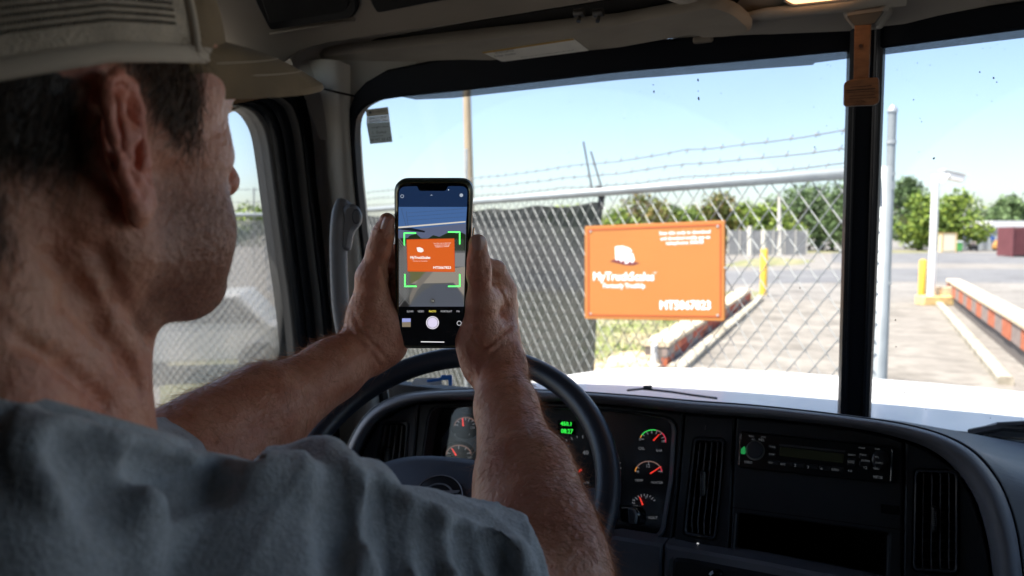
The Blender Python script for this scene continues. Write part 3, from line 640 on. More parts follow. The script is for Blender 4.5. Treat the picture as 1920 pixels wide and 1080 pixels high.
def wiped(name, pl, cpx, epx):
    g = glass.copy(); g.name = name; N, L = g.node_tree.nodes, g.node_tree.links; C_, E1 = pl.at(*cpx), pl.at(*epx); rad = (E1 - C_).length
    t = N.new('ShaderNodeTexCoord'); v = N.new('ShaderNodeVectorMath'); v.operation = 'DISTANCE'; v.inputs[1].default_value = C_; L.new(t.outputs['Object'], v.inputs[0])
    mr = N.new('ShaderNodeMapRange'); mr.inputs[1].default_value = rad - .004; mr.inputs[2].default_value = rad + .004; mr.inputs[3].default_value = .0; mr.inputs[4].default_value = .045; L.new(v.outputs['Value'], mr.inputs[0])
    mxn = [n for n in N if n.type == 'MIX_SHADER' and n.inputs[2].links[0].from_node.type == 'BSDF_DIFFUSE'][0]; src = mxn.inputs[0].links[0].from_socket
    ad = N.new('ShaderNodeMath'); ad.operation = 'ADD'; L.new(src, ad.inputs[0]); L.new(mr.outputs[0], ad.inputs[1]); L.new(ad.outputs[0], mxn.inputs[0]); return g
mb = MB(); mb.add([WL.at(*q, -.006) for q in [(640, 840), (645, 120), (1615, 60), (1600, 860)]], [(0, 1, 2, 3)]); mb.build('windscreen_pane', wiped('windscreen_glass_left', WL, (1090, 640), (1300, 212)), trk)
mb = MB(); mb.add([WR.at(*q, -.006) for q in [(1618, 860), (1640, 60), (3600, -220), (3650, 1250)]], [(0, 1, 2, 3)]); mb.build('windscreen_pane', wiped('windscreen_glass_right', WR, (2150, 620), (1790, 240)), trk)
slab(MB(), [(520, 40), (780, 40), (780, 122), (725, 133), (686, 156), (666, 178), (656, 206), (654, 262), (600, 262)], WL, .012, .03).build('corner_lining', beige2, trk)
# specks of dirt on the glass
sp_ = MB(); rr = random.Random(5)
spots = [(1225, 159, 3), (1309, 171, 2.5), (1245, 176, 1.5), (1254, 182, 1.5), (1352, 175, 2.5), (1384, 170, 1.2), (1526, 201, 2), (1449, 133, 1.3), (1551, 122, 1.4), (1557, 124, 1.6), (1170, 222, 2), (1362, 230, 1.8), (1448, 288, 1.2),
         (1553, 121, 1.5), (1558, 221, 1.6), (1550, 236, 1.6), (1570, 241, 1.6), (1529, 274, 1.6), (1539, 148, 1.5), (1479, 191, 1.3), (1582, 136, 1.5), (1541, 146, 1.4), (1200, 172, 1.3), (752, 257, 1.8), (1068, 191, 1.8), (1066, 285, 1.2), (1527, 278, 1.3),
         (1720, 118, 2.2), (1744, 122, 2.4), (1837, 135, 3.4), (1863, 146, 5), (1869, 154, 3), (1713, 187, 2.8), (1832, 178, 2), (1860, 190, 2), (1843, 91, 2), (1857, 90, 1.6), (1728, 228, 2.6), (1725, 222, 2), (1723, 285, 1.8), (1751, 297, 5), (1792, 233, 1.5), (1682, 131, 1.5), (1700, 150, 1.5), (1884, 92, 1.7), (1870, 83, 1.2), (1793, 102, 1.6),
         (1541, 720, 2), (1696, 742, 3), (1756, 750, 1.6), (1731, 726, 2), (1736, 768, 1.5), (1857, 784, 2.2), (1737, 745, 1.5)]
for i in range(150): spots.append((rr.uniform(700, 1910), rr.uniform(110, 760), rr.uniform(.45, 1.0)))
def speck(mb, x, y, s_, pl, st=1.0, ang=None):
    a0 = rr.uniform(0, 3.14) if ang is None else ang; pts = []
    for j in range(7):
        a = 2 * math.pi * j / 7; e = s_ * .8 * rr.uniform(.75, 1.15); u, v_ = math.cos(a) * e * .62 * st, math.sin(a) * e * .5
        pts.append(pl.at(x + u * math.cos(a0) - v_ * math.sin(a0), y + u * math.sin(a0) + v_ * math.cos(a0), -.004))
    mb.add(pts, [tuple(range(7))])
for x, y, s_ in spots:
    pl = WL if x < 1590 else WR
    if x < 1590 and x > 1575 or (1590 <= x < 1655): continue
    speck(sp_, x, y, s_, pl)
for x, y, l_, a in ((1309, 150, 9, 1.5), (1310, 185, 12, 1.45), (1226, 172, 8, 1.5), (1541, 716, 7, 2.1), (1696, 736, 7, 1.5), (1527, 276, 5, 1.5), (1679, 600, 6, 1.5), (1680, 650, 5, 1.5), (1500, 540, 6, 1.5)): speck(sp_, x, y, l_, WL if x < 1590 else WR, .9 if False else 1.0, a) if False else speck(sp_, x, y, l_ * .45, WL if x < 1590 else WR, 1.6, a)
tag(sp_.build('dirt_speck', mat('dirt', (.03, .03, .035), .9), trk), 'dark specks of dirt on the windscreen', kind='stuff')
# sticker at the upper left of the windscreen

def thin(name, c):
    m = bpy.data.materials.new(name); m.use_nodes = True; N, L = m.node_tree.nodes, m.node_tree.links; d = N.new('ShaderNodeBsdfDiffuse'); t = N.new('ShaderNodeBsdfTranslucent'); x = N.new('ShaderNodeMixShader'); x.inputs[0].default_value = .5
    d.inputs[0].default_value = (*c, 1); t.inputs[0].default_value = (*c, 1); L.new(d.outputs[0], x.inputs[1]); L.new(t.outputs[0], x.inputs[2]); L.new(x.outputs[0], N['Material Output'].inputs[0]); return m
stk = thin('sticker_grey', (.42, .44, .38)); stw = thin('sticker_white', (.92, .95, .92)); stt = thin('sticker_tan', (.36, .31, .22)); ink = mat('ink', (.05, .055, .05), .6)
mbx = MB(); mbx.add([WL.at(*q, .004) for q in [(687, 231), (731, 228), (736, 266), (694, 270)]], [(0, 1, 2, 3)]); so = mbx.build('windscreen_sticker', stk, trk); so['label'] = 'small grey sticker with a white band in the upper left corner of the windscreen'
mbx = MB(); mbx.add([WL.at(*q, .004) for q in [(685.5, 205.5), (727.5, 200.5), (729.5, 215), (687.5, 219)]], [(0, 1, 2, 3)]); mbx.build('header_strip', stt, so)
mbx = MB(); mbx.add([WL.at(*q, .004) for q in [(687.5, 219.2), (729.5, 215.2), (731, 227.8), (687.2, 230.8)]], [(0, 1, 2, 3)]); mbx.build('white_strip', stw, so)
tb = MB(); text_px(tb, 'FLORIDA', 711, 209, 5, WL, .005, 26, -.1); text_px(tb, 'VEHICLE PERMIT', 709, 221, 4.5, WL, .005, 34, -.1); text_px(tb, 'EXPIRES 2024', 710, 227.5, 4, WL, .005, 34, -.1); text_px(tb, 'L. Gomez', 711, 248, 5.5, WL, .005, 26, -.08)
text_px(tb, '48 MT 50 67', 713, 262, 6, WL, .005, 38, -.08); text_px(tb, 'weight class', 712, 238, 3.4, WL, .005, 32, -.08); text_px(tb, 'inspection', 708, 255, 3.2, WL, .005, 22, -.08)
tb.build('print', ink, so); sb = MB()
for (x, y) in ((694, 211),): q = WL.at(x, y, .005); sb.tube([q, q + WL.n * .0003], .0028, 10)
sb.build('seal_mark', ink, so)

# ------------------------------------------------------------------ roof lining, console, visor
ht = WL.at(1595, 60, .03); HPn = Vector((0, -math.sin(R(28)), -math.cos(R(28)))); HP = Plane(ht + Vector((0, .02, -.004)), HPn)
slab(MB(), [(300, 235), (640, 172), (700, 133), (915, 92), (1160, 76), (1595, 58), (1632, 52), (1920, 20), (2500, -55), (2500, -330), (300, -330)], HP, 0, .02, 0).build('roof_lining', beige2, trk)
mb = MB(); mb.box((0, .30, H + .60), (2.2, 1.7, .04)); mb.build('roof', mat('roof_cloth', (.12, .11, .095), .9), trk)
# raised console with the speakers
CP = Plane(HP.p + HPn * .035, HPn)
con = slab(MB(), round_poly([(300, 200), (470, 172), (556, 104), (600, 88), (900, 44), (1160, 3), (1330, -24), (1400, -60), (1400, -330), (300, -330)], [0, 20, 30, 20, 0, 0, 20, 20, 0, 0], 4), CP, .02, .05, .008).build('overhead_console', beige, trk)
spk = slab(MB(), round_poly([(452, -60), (480, 10), (505, 60), (662, 36), (671, 18), (664, -60)], [0, 10, 12, 12, 6, 0], 4), CP, .028, .012, .004).build('speaker_surround', mat('speaker_black', (.008, .008, .008), .5, spec=.2), trk)
gr = slab(MB(), round_poly([(470, -60), (492, 8), (505, 46), (643, 24), (654, 12), (648, -60)], [0, 8, 8, 8, 5, 0], 4), CP, .031, .006, .002).build('grille', mat('grille_black', (.004, .004, .004), .6, spec=.15, bump=1.0, bscale=900), spk)
gd = MB()
for i in range(46):
    for j in range(16):
        x = 500 + i * 3.3 + (j % 2) * 1.6; y = 40 - (i * 3.3) * .155 - j * 3.4
        if y > -10 and 486 < x < 648: q = CP.at(x, y, .0312); gd.add([q + Vector((.0004, 0, 0)), q + Vector((0, .0004, 0)), q + Vector((-.0004, 0, 0)), q + Vector((0, -.0004, 0))], [(0, 1, 2, 3)])
tag(gd.build('grille_dot', mat('grille_dot', (.05, .048, .045), .5), spk), kind='stuff')
sk = slab(MB(), round_poly([(686, -60), (693, 6), (706, 28), (802, 9), (905, -8), (910, -60)], [0, 8, 10, 0, 8, 0], 4), CP, .028, .012, .004).build('speaker_surround', MATS['speaker_black'], trk)
slab(MB(), [(720, -60), (730, 4), (800, -4), (895, -20), (897, -60)], CP, .031, .004).build('grille', MATS['grille_black'], sk)
mb = MB(); mb.tube([CP.at(506, 63, .024), CP.at(600, 48.5, .024), CP.at(664, 38, .024)], .0022, 6); mb.build('trim_edge', beige, spk, smooth=True)
slab(MB(), [(606, 108), (606, 92), (900, 40), (1160, -2), (1340, -30), (1400, -20), (1372, 22), (1345, 12), (1160, 48), (900, 76), (640, 112)], HP, .003, .003).build('visor_gap_shade', mat('gap_shade_dark', (.018, .016, .014), .9), trk)  # dark sheet standing in for the shade in the gap above the visor
# visor
VP = Plane(HP.p + HPn * .010, Vector((0, -math.sin(R(31)), -math.cos(R(31)))))
vis_o = round_poly([(590, 118), (600, 101), (900, 68), (1160, 40), (1338, 7), (1380, 22), (1413, 52), (1400, 71), (1360, 75), (1318, 77), (1300, 71), (1278, 74), (1160, 95), (915, 119), (796, 139), (672, 147), (630, 138)], [8, 10, 0, 0, 16, 14, 18, 10, 6, 4, 4, 6, 0, 0, 8, 8, 8], 4)
vis = slab(MB(), vis_o, VP, .024, .018, .007).build('sun_visor', visor_m, trk, smooth=True, auto=50)
lbl = slab(MB(), [(903, 98), (1075, 72), (1104, 95), (942, 116)], VP, .0252, .0008).build('warning_label', mat('label_cream', (.85, .83, .76), .6, var=.04, vscale=40), vis)
tb = MB(); slab(tb, [(903.5, 98), (1074, 72.3), (1077, 74.8), (907, 100.5)], VP, .0256, .0003); tb.build('label_edge', mat('label_yellow', (.55, .34, .08), .6), vis)
tb = MB(); text_px(tb, 'WARNING', 945, 97, 4.5, VP, .0257, 36, -.14); text_px(tb, 'Use belts', 947, 103, 4, VP, .0257, 40, -.14)
for i in range(5): text_px(tb, 'always read the instructions before driving off', 1010 + i * 4, 84 + i * 4.2, 1.8, VP, .0257, 100, -.14) if i > 3 else None
tb.build('label_print', mat('print_grey', (.22, .22, .21), .7), vis)
mb = MB(); q = VP.at(1318, 74, .012); mb.box(q, (.03, .012, .010), Matrix.Rotation(R(0), 3, 'Z')); mb.build('visor_clip', beige, vis, bevel=.003)
hm = mat('clip_metal', (.25, .24, .22), .3, metal=.9)
for x in (1086, 1122):
    q = HP.at(x, 24, .03); mb = MB(); mb.tube([q + Vector((-.008, 0, 0)), q + Vector((.008, 0, 0))], .006, 10); mb.tube([q + Vector((0, 0, -.006)), q + Vector((0, -.004, -.014))], .0035, 8); mb.build('visor_hinge', hm, trk, smooth=True, auto=40)
slab(MB(), round_poly([(1812, -30), (1835, 8), (1880, 13), (1935, 2), (2300, -60), (2300, -120)], [0, 14, 10, 8, 0, 0], 4), VP, .024, .018, .006).build('sun_visor', visor_m, trk, smooth=True, auto=50)['label'] = 'passenger side sun visor at the top right'
mb = MB(); mb.tube([HP.at(1250, -14, .012), HP.at(1330, 16, .012), HP.at(1400, 34, .010), HP.at(1440, 26, .012), HP.at(1700, -2, .012)], .012, 8, flat=.5, upv=HPn); mb.build('lining_ridge', beige2, trk, smooth=True)
# dome lamp, lit
dl = slab(MB(), round_poly([(1462, -70), (1468, 6), (1485, 15), (1600, 2), (1612, -12), (1612, -70)], [0, 6, 8, 8, 6, 0], 4), HP, .016, .012, .003).build('dome_lamp', beige2, trk)
slab(MB(), round_poly([(1467, -66), (1473, 3), (1488, 11), (1597, -1), (1606, -14), (1606, -66)], [0, 5, 6, 6, 5, 0], 4), HP, .024, .006, .003).build('lens', mat('lamp_glow', (.8, .6, .4), .4, emit=(1.0, .50, .22), estr=1.1, var=.1, vscale=60), dl)
# hanging strap and its bracket
bk = Plane(HP.at(1622, 50, .02), (-.2, -1, -.15))
stp = thing('hanging_strap', 'tan leather strap with a square stitched tab hanging from the bracket at the windscreen divider', 'strap', bk.at(1617, 48, 0))
slab(MB(), round_poly([(1578, 16), (1664, 6), (1664, 20), (1643, 50), (1600, 55), (1579, 30)], [4, 4, 4, 5, 5, 4], 3), bk, .024, .04, .006).build('strap_bracket', mat('bracket_grey', (.27, .26, .235), .5), trk)
slab(MB(), round_poly([(1586, 30), (1658, 20), (1640, 45), (1602, 50)], 4, 3), bk, .027, .004, .001).build('bracket_recess', mat('bracket_dark', (.08, .08, .075), .6), trk)
lea = mat('leather_tan', (.235, .105, .042), .6, var=.22, vscale=45, bump=.5, bscale=350, stretch=(1, 1, 3)); led = mat('leather_dark', (.05, .022, .014), .7); lee = mat('leather_edge', (.45, .40, .36), .5)
slab(MB(), [(1602, 48), (1633, 46), (1631, 100), (1629, 150), (1600, 152), (1601, 100)], bk, .031, .0025, .0008).build('strap', lea, stp)
tabp = round_poly([(1583, 153), (1602, 148), (1630, 146), (1648, 145), (1648, 193), (1636, 197), (1582, 199)], [7, 3, 3, 7, 8, 3, 7], 4)
slab(MB(), [(x - 1.3, y + 1.3) for x, y in tabp], bk, .0322, .003, .001).build('tab_backing', lee, stp)
tabo = slab(MB(), tabp, bk, .0352, .003, .001).build('tab', lea, stp)
tb = MB()
for (x0, y0, x1, y1, h_) in ((1594, 163, 1634, 160, 1.2), (1587, 169, 1641, 165, 1.8), (1588, 173, 1640, 170, 1.0), (1592, 180, 1640, 177, .9), (1592, 185, 1642, 182, .9)):
    slab(tb, [(x0, y0), (x1, y1), (x1, y1 + h_), (x0, y0 + h_)], bk, .0357, .0004)
for i in range(14): x = 1606 + (i * 37 % 13) * 1.2; y = 187 + (i * 29 % 5); slab(tb, [(x, y), (x + 1.6, y - .3), (x + 1.2, y + 1)], bk, .0357, .0004)
tb.build('embossed_line', led, tabo)
q = bk.at(1614, 86, .0315); mb = MB(); mb.tube([q, q + bk.n * .0015], .0025, 10); mb.build('rivet', led, stp)

# ------------------------------------------------------------------ left door frame, A pillar, grab handle
DP = Plane((-1.02, 0, 0), (1, 0, 0))
edge = [(-500, 20), (0, 112), (300, 172), (440, 197), (472, 207), (490, 226), (503, 257), (513, 321), (522, 391), (536, 497), (545, 560), (555, 660), (561, 760), (566, 860), (571, 960)]
edge3 = smooth_line([DP.at(x, y, 0) for x, y in edge], 4)
oute = [(-500, -90), (0, 20), (300, 90), (520, 150), (575, 180), (588, 205), (597, 257), (602, 321), (609, 391), (620, 497), (627, 560), (636, 660), (642, 760), (648, 860), (653, 960)]
oute3 = smooth_line([DP.at(x, y, 0) for x, y in oute], 4)
X = Vector((1, 0, 0))
def band(t0, t1, o0, om, o1, m, name, dp=.014):
    rows = []
    for a, b_ in zip(edge3, oute3):
        rows.append([a.lerp(b_, t0) + X * (o0 - dp), a.lerp(b_, t0) + X * o0] + [a.lerp(b_, t0 + (t1 - t0) * q) + X * (o0 + (o1 - o0) * q + om * math.sin(math.pi * q)) for q in (.2, .4, .6, .8)] + [a.lerp(b_, t1) + X * o1, a.lerp(b_, t1) + X * (o1 - .05)])
    return MB().loft(rows).build(name, m, trk, smooth=True, auto=60)
band(.0, .05, .0, .003, .001, mat('channel_grey', (.10, .10, .095), .5), 'glass_channel', .006)
band(.03, 1.0, -.006, .0, -.006, rub, 'seal_backing', .004)
band(.055, .24, .001, .004, .002, rub2, 'door_seal')
band(.25, .43, .004, .003, .006, rub, 'door_seal')
band(.44, .54, .010, .007, .012, mat('seal_grey', (.16, .155, .145), .5), 'door_seal')
band(.56, .76, .014, .004, .018, rub2, 'door_seal')
band(.77, 1.0, .022, .003, .026, rub, 'door_seal')
# A pillar: from the outer seal to the windscreen gasket
gl_ = [(650, 120), (651, 205), (654, 262), (660, 340), (670, 430), (685, 560), (698, 660), (710, 760), (720, 860)]
ol_ = [(560, 120), (582, 190), (594, 257), (600, 330), (611, 430), (624, 560), (634, 660), (641, 760), (647, 860)]
rows = []
for a, b_ in zip(smooth_line([DP.at(x, y, .030) for x, y in ol_], 4), smooth_line([WL.at(x, y, .022) for x, y in gl_], 4)):
    rows.append([a + X * -.03, a] + [a.lerp(b_, q) + (X * .028 + Vector((0, -.03, 0))) * math.sin(math.pi * q) ** .7 for q in (.12, .25, .4, .55, .7, .85)] + [b_, b_ + Vector((0, .04, 0))])
pil = MB().loft(rows).build('pillar_trim', mat('pillar_vinyl', (.58, .55, .48), .6, var=.06, vscale=6, bump=.2, bscale=700), trk, smooth=True)
rows = []
for a, b_ in zip([DP.at(420, 165, .05), DP.at(520, 178, .05), DP.at(580, 172, .05), DP.at(604, 172, .05)], [HP.at(520, 60, .04), HP.at(590, 95, .035), HP.at(640, 120, .02), HP.at(690, 140, .01)]): rows.append([a, a.lerp(b_, .5), b_])
mb = MB(); ln = [DP.at(600, 165, .075), WL.at(628, 172, .075), WL.at(668, 181, .04)]; mb.tube(ln, .0022, 6); mb.build('trim_seam', void, trk)
hp_ = [P(646, 386, 1.17), P(638, 410, 1.15), P(635, 450, 1.15), P(636, 520, 1.15), P(640, 580, 1.15), P(650, 640, 1.15), P(660, 700, 1.17)]
mb = MB(); mb.tube(smooth_line(hp_, 5), .0125, 12, flat=1.3, upv=(0, 1, 0)); gh = mb.build('grab_handle', mat('handle_grey', (.22, .225, .235), .5, bump=.2, bscale=800), trk, smooth=True)
top = [P(668, 384, 1.18), P(662, 400, 1.16), P(655, 430, 1.15)]
mb = MB(); hpl = Plane(P(655, 405, 1.145), (.5, -.85, .05)); slab(mb, round_poly([(640, 392), (652, 380), (668, 383), (677, 400), (676, 418), (662, 432), (655, 470), (636, 470)], 8, 3), hpl, .006, .022, .006); mb.build('handle_mount', MATS['handle_grey'], gh, smooth=True, auto=50)
mb = MB(); q = hpl.at(668, 406, .0065); cc = []
for j in range(16): a = 2 * math.pi * j / 16; cc.append((668 + 7 * math.cos(a), 406 + 12.5 * math.sin(a)))
slab(mb, cc, hpl, .009, .004, .001); mb.build('screw_cover', mat('cover_grey', (.14, .145, .155), .5), gh, smooth=True, auto=50)
mb = MB(); slab(mb, [(x * 1.12 - 668 * .12, y * 1.1 - 406 * .1) for x, y in cc], hpl, .0075, .001); mb.build('cover_gap', void, gh)
# door glass, lower door, far shell of the cab (what encloses the light)
mb = MB(); mb.add([DP.at(-600, -20, -.03), DP.at(575, 170, -.03), DP.at(600, 960, -.03), DP.at(-600, 1100, -.03)], [(0, 1, 2, 3)])
mb.build('side_window', glass, trk)
db = DP.at(560, 860, 0)
mb = MB(); mb.box((-1.06, .2, (H - .95 + db.z) / 2 - .2), (.05, 2.1, db.z - (H - .95) + .4)); mb.build('door_panel', dk3, trk)
mb = MB()
mb.box((0, -.62, H - .25), (2.2, .04, 1.9)); mb.build('rear_wall', mat('rear_cloth', (.05, .048, .045), .9), trk)
mb = MB(); mb.box((1.09, -.14, H - .25), (.04, .96, 1.9)); mb.box((1.09, .85, H - .80), (.04, 1.02, .94)); mb.box((1.09, .85, H + .53), (.04, 1.02, .24)); mb.build('right_door', mat('door_cloth', (.09, .088, .08), .9), trk)
mb = MB(); mb.box((-1.09, -.32, H + .0), (.04, .62, 1.4)); mb.box((-1.09, .5, H + .52), (.04, 1.3, .30)); mb.build('left_side_panel', MATS['door_cloth'], trk)
mb = MB(); mb.box((0, .4, H - 1.22), (2.2, 2.1, .04)); mb.build('cab_floor', rub, trk)
mb = MB(); mb.box((0, 1.30, H + .54), (2.3, .30, .26)); mb.build('roof_front', hood_m, trk)
mb = MB(); mb.box((0, 1.46, H - .78), (2.2, .04, .86)); mb.build('bulkhead', rub, trk)
mb = MB(); mb.box((0, .3, H + .66), (2.3, 2.1, .05)); mb.build('cab_roof', hood_m, trk, bevel=.02)

# ------------------------------------------------------------------ hood, cowl, wipers
rows = []
for i in range(15):
    t_ = i / 14; Y = 1.50 + 1.12 * t_; hw = 1.02 - .10 * t_; row = []
    for j in range(25):
        u = -1 + 2 * j / 24; x = hw * u; z = H - .345 - .085 * t_ - .025 * t_ * t_ - .05 * abs(u) ** 2.6 - (.30 * max(0, abs(u) - .86) / .14 if abs(u) > .86 else 0) - (.25 * max(0, t_ - .93) / .07 if t_ > .93 else 0)
        row.append((x, Y, z))
    rows.append(row)
MB().loft(rows).build('hood', hood_m, trk, smooth=True)
mb = MB(); rows = [[(x, 1.40 + .0 * abs(x), H - .36 - .04 * abs(x)), (x, 1.53, H - .352 - .04 * abs(x) ** 2)] for x in np.linspace(-1.0, 1.0, 13)]
mb.loft(rows).build('cowl', mat('cowl_grey', (.22, .24, .27), .5), trk)
mb = MB()
for s_ in (-1, 1):
    mb.box((s_ * .93, 2.06, H - 1.25), (.16, 1.3, 1.2))
mb.box((0, 2.58, H - 1.35), (1.7, .06, 1.4)); mb.build('hood_side', hood_m, trk)
for s_ in (-1, 1):
    for (yy) in (2.0, -.9):
        mb = MB(); mb.tube([(s_ * .78, yy, .52), (s_ * 1.06, yy, .52)], .52, 28); mb.build('wheel', mat('tyre', (.02, .02, .02), .8), trk, smooth=True, auto=40)
WP = Plane(PW + Vector((0, .05, 0)), WL.n)
def wiper(pts, r_, name='wiper'):
    return MB().tube([WP.at(x, y, 0) for x, y in pts], r_, 6, flat=.6).build(name, rub, trk)
wiper([(1176, 732), (1205, 729), (1260, 735), (1300, 741), (1345, 747)], .0035); wiper([(1207, 727), (1222, 727)], .008, 'wiper_pivot')
WP = Plane(PW + Vector((0, .05, 0)), WR.n)
wiper([(1818, 812), (1880, 800), (1960, 806)], .012); wiper([(1870, 797), (1925, 794), (1990, 800)], .008); wiper([(1830, 818), (1925, 832), (1990, 838)], .006)
slab(MB(), [(1815, 812), (1870, 796), (1930, 803), (1990, 812), (1990, 826), (1870, 818)], WP, -.01, .01).build('wiper_mount', dk3, trk)
# blue clip and papers lying behind the wheel on the dash top
CB = Plane((0, 1.28, H - .28), (.3, -1, .25))
clp = thing('blue_clipboard', 'blue clip board with white papers lying on the dash top behind the steering wheel', 'clipboard', CB.at(810, 715))
slab(MB(), round_poly([(770, 722), (778, 709), (826, 708), (828, 722)], 2, 2), CB, 0, .004).build('paper', mat('paper', (.70, .72, .74), .7), clp)
slab(MB(), round_poly([(800, 712), (826, 708), (827, 703), (847, 703), (847, 723), (841, 723), (840, 712), (828, 713), (800, 717)], 1.5, 2), CB, .006, .006, .001).build('clip', mat('blue_plastic', (.04, .20, .62), .4), clp)
# ================================================================== DASHBOARD
DA = Plane((0, 1.0, H - .28), (0, -math.cos(R(12)), math.sin(R(12))))
outer = [(628, 1090), (632, 960), (640, 880), (655, 825), (690, 772), (740, 743), (800, 732), (900, 727), (1000, 729), (1100, 734), (1200, 741), (1300, 750), (1400, 757), (1500, 767), (1600, 779), (1690, 792), (1770, 813), (1830, 845), (1872, 892), (1898, 945), (1915, 1010), (1928, 1110)]
inner = [(652, 1090), (655, 960), (662, 885), (680, 828), (708, 789), (750, 764), (805, 752), (900, 750), (1000, 751), (1100, 755), (1200, 764), (1300, 775), (1400, 782), (1500, 791), (1600, 803), (1670, 817), (1735, 838), (1785, 872), (1822, 922), (1842, 970), (1856, 1030), (1866, 1110)]
oi = [Vector(a).to_3d() for a in outer]; ii = [Vector(a).to_3d() for a in inner]
oi, ii = smooth_line(oi, 5), smooth_line(ii, 5)
n_ = len(oi); rows = []; rows2 = []
for k in range(n_):
    a, b_ = ii[k], oi[k]; fr_ = k / (n_ - 1)
    A = DA.at(a.x, a.y, 0.0); A1 = DA.at(a.x + (b_.x - a.x) * .04, a.y + (b_.y - a.y) * .04, .034)
    A2 = DA.at(*(a.lerp(b_, .22))[:2], .056); A3 = DA.at(*(a.lerp(b_, .45))[:2], .064); A4 = DA.at(*(a.lerp(b_, .68))[:2], .062); A5 = DA.at(*(a.lerp(b_, .84))[:2], .052); A6 = DA.at(*(a.lerp(b_, .9))[:2], .040)
    rows.append([A - DA.n * .03, A, A1, A2, A3, A4, A5, A6])
    B0 = DA.at(*(a.lerp(b_, .93))[:2], .044); B1 = DA.at(b_.x, b_.y, .038)
    # where the dash top runs to: the foot of the windscreen
    X0 = B1.x; tx = X0 * 1.05 + (.0 if X0 < .3 else (X0 - .3) * 1.1); tx = max(-1.0, min(1.02, tx))
    drop = -.355 if k > 12 else -.355
    side = max(0, (B1.z * 0 + (oi[k].y - 800) / 300)) if X0 > .2 else 0
    side = max(0., min(1., (oi[k].y - 800) / 240)) if oi[k].x > 1500 else 0.; E = Vector((tx, 1.43 - .12 * abs(tx), H + drop + (.035 if oi[k].x > 1500 else 0))).lerp(Vector((.98, 1.02, H - .345)), side)
    row2 = [DA.at(*(a.lerp(b_, .9))[:2], .036), B0, B1]
    for q in (.08, .25, .5, .75, 1.0):
        p = B1.lerp(E, q); p.z = B1.z * (1 - q) + E.z * q - .018 * math.sin(math.pi * q) * (1 - .5 * side); row2.append(p)
    rows2.append(row2)
MB().loft(rows).build('dash_brow', dk3, trk, smooth=True)
dtop = MB().loft(rows2).build('dash_top', mat('dash_top_grey', (.13, .137, .155), .5, var=.06, vscale=20, bump=.35, bscale=1200), trk, smooth=True)
# side of the dash on the right, filling to the passenger side
slab(MB(), [(1850, 1400), (1862, 1090), (1920, 1000), (2400, 1000), (2400, 1400)], DA, .0, .05).build('dash_side', dk3, trk)
base_ = slab(MB(), [(600, 1250), (600, 960), (640, 860), (700, 772), (800, 740), (1100, 742), (1500, 780), (1740, 826), (1830, 900), (1880, 1060), (1890, 1250)], DA, -.125, .03); base_.build('dash_back', void, trk)
def inside(x): # y of the inner brow line for a given x
    best = min(ii, key=lambda p: abs(p.x - x) + (0 if p.y < 900 else 50)); return best.y
# panels of the dash face, each a moulding with a gap
def panel(name, pts, m=dk2, front=0.0, depth=.03, holes=(), rad=3, label=None, bev=.0025):
    o = slab(MB(), round_poly(pts, rad, 2), DA, front, depth, bev, holes=holes).build(name, m, trk)
    if label: o['label'] = label
    return o
ventL = round_poly([(713, 790), (765, 790), (757, 897), (748, 1000), (682, 1000), (694, 893)], [9, 9, 0, 8, 8, 0], 3)
cl_hole = round_poly([(806, 762), (900, 760), (1000, 762), (1180, 772), (1269, 786), (1262, 900), (1246, 1000), (1232, 1012), (1150, 1000), (1000, 990), (786, 985), (792, 860)], [22, 0, 0, 0, 22, 0, 20, 0, 0, 0, 10, 0], 3)
ventC = round_poly([(1302, 821), (1358, 824), (1350, 920), (1340, 1012), (1282, 1002), (1293, 900)], [8, 8, 0, 8, 8, 0], 3)
cub = round_poly([(1381, 962), (1668, 1000), (1664, 1084), (1376, 1032)], 6, 2)
ventR = round_poly([(1716, 880), (1796, 884), (1796, 1076), (1712, 1070)], 10, 3)
dkL = mat('dash_panel_left', (.085, .09, .105), .45, bump=.3, bscale=1500)
panel('trim_panel', [(662, 1060), (664, 900), (685, 836), (712, 795), (752, 768), (783, 758), (776, 850), (756, 1060)], dkL, holes=[ventL])
panel('trim_panel', [(786, 757), (900, 752), (1100, 757), (1281, 775), (1272, 900), (1258, 1018), (1240, 1022), (1100, 1008), (758, 1008), (778, 860)], dk2, holes=[cl_hole])
panel('trim_panel', [(1285, 776), (1377, 783), (1369, 1000), (1364, 1048), (1262, 1028), (1275, 900)], dk2, holes=[ventC])
panel('trim_panel', [(1381, 783), (1500, 793), (1600, 805), (1668, 819), (1694, 828), (1692, 1000), (1690, 1120), (1368, 1062), (1372, 960)], dk2, holes=[cub])
panel('trim_panel', [(1698, 829), (1740, 845), (1786, 880), (1822, 932), (1842, 990), (1856, 1060), (1862, 1120), (1694, 1120)], dk2, holes=[ventR])
# lower dash
LO = Plane(DA.at(1300, 1035, .03), (0, -math.cos(R(5)), math.sin(R(5))))
def lo(pts, name, m, f=0, d=.04, bev=.004): return slab(MB(), pts, LO, f, d, bev).build(name, m, trk)
lo([(640, 1010), (1100, 1012), (1150, 1006), (1243, 1021), (1230, 1300), (600, 1300)], 'lower_panel', dk3)
lo([(1246, 1021.5), (1300, 1031), (1420, 1052), (1560, 1080), (1900, 1150), (1900, 1300), (1233, 1300)], 'lower_panel', dk3)
lo(round_poly([(1262, 1046), (1290, 1049), (1560, 1100), (1560, 1200), (1252, 1200)], [10, 0, 6, 6, 6], 3), 'lower_recess', dk, .004, .01)
mb = MB(); slab(mb, [(1255, 1050), (1260, 1045), (1262, 1047), (1254, 1120), (1250, 1120)], LO, .0065, .002); mb.build('recess_edge', mat('edge_grey', (.12, .13, .14), .5), trk)
cc = [(1341 + 14 * math.cos(a * .3927), 1082 + 12 * math.sin(a * .3927)) for a in range(16)]
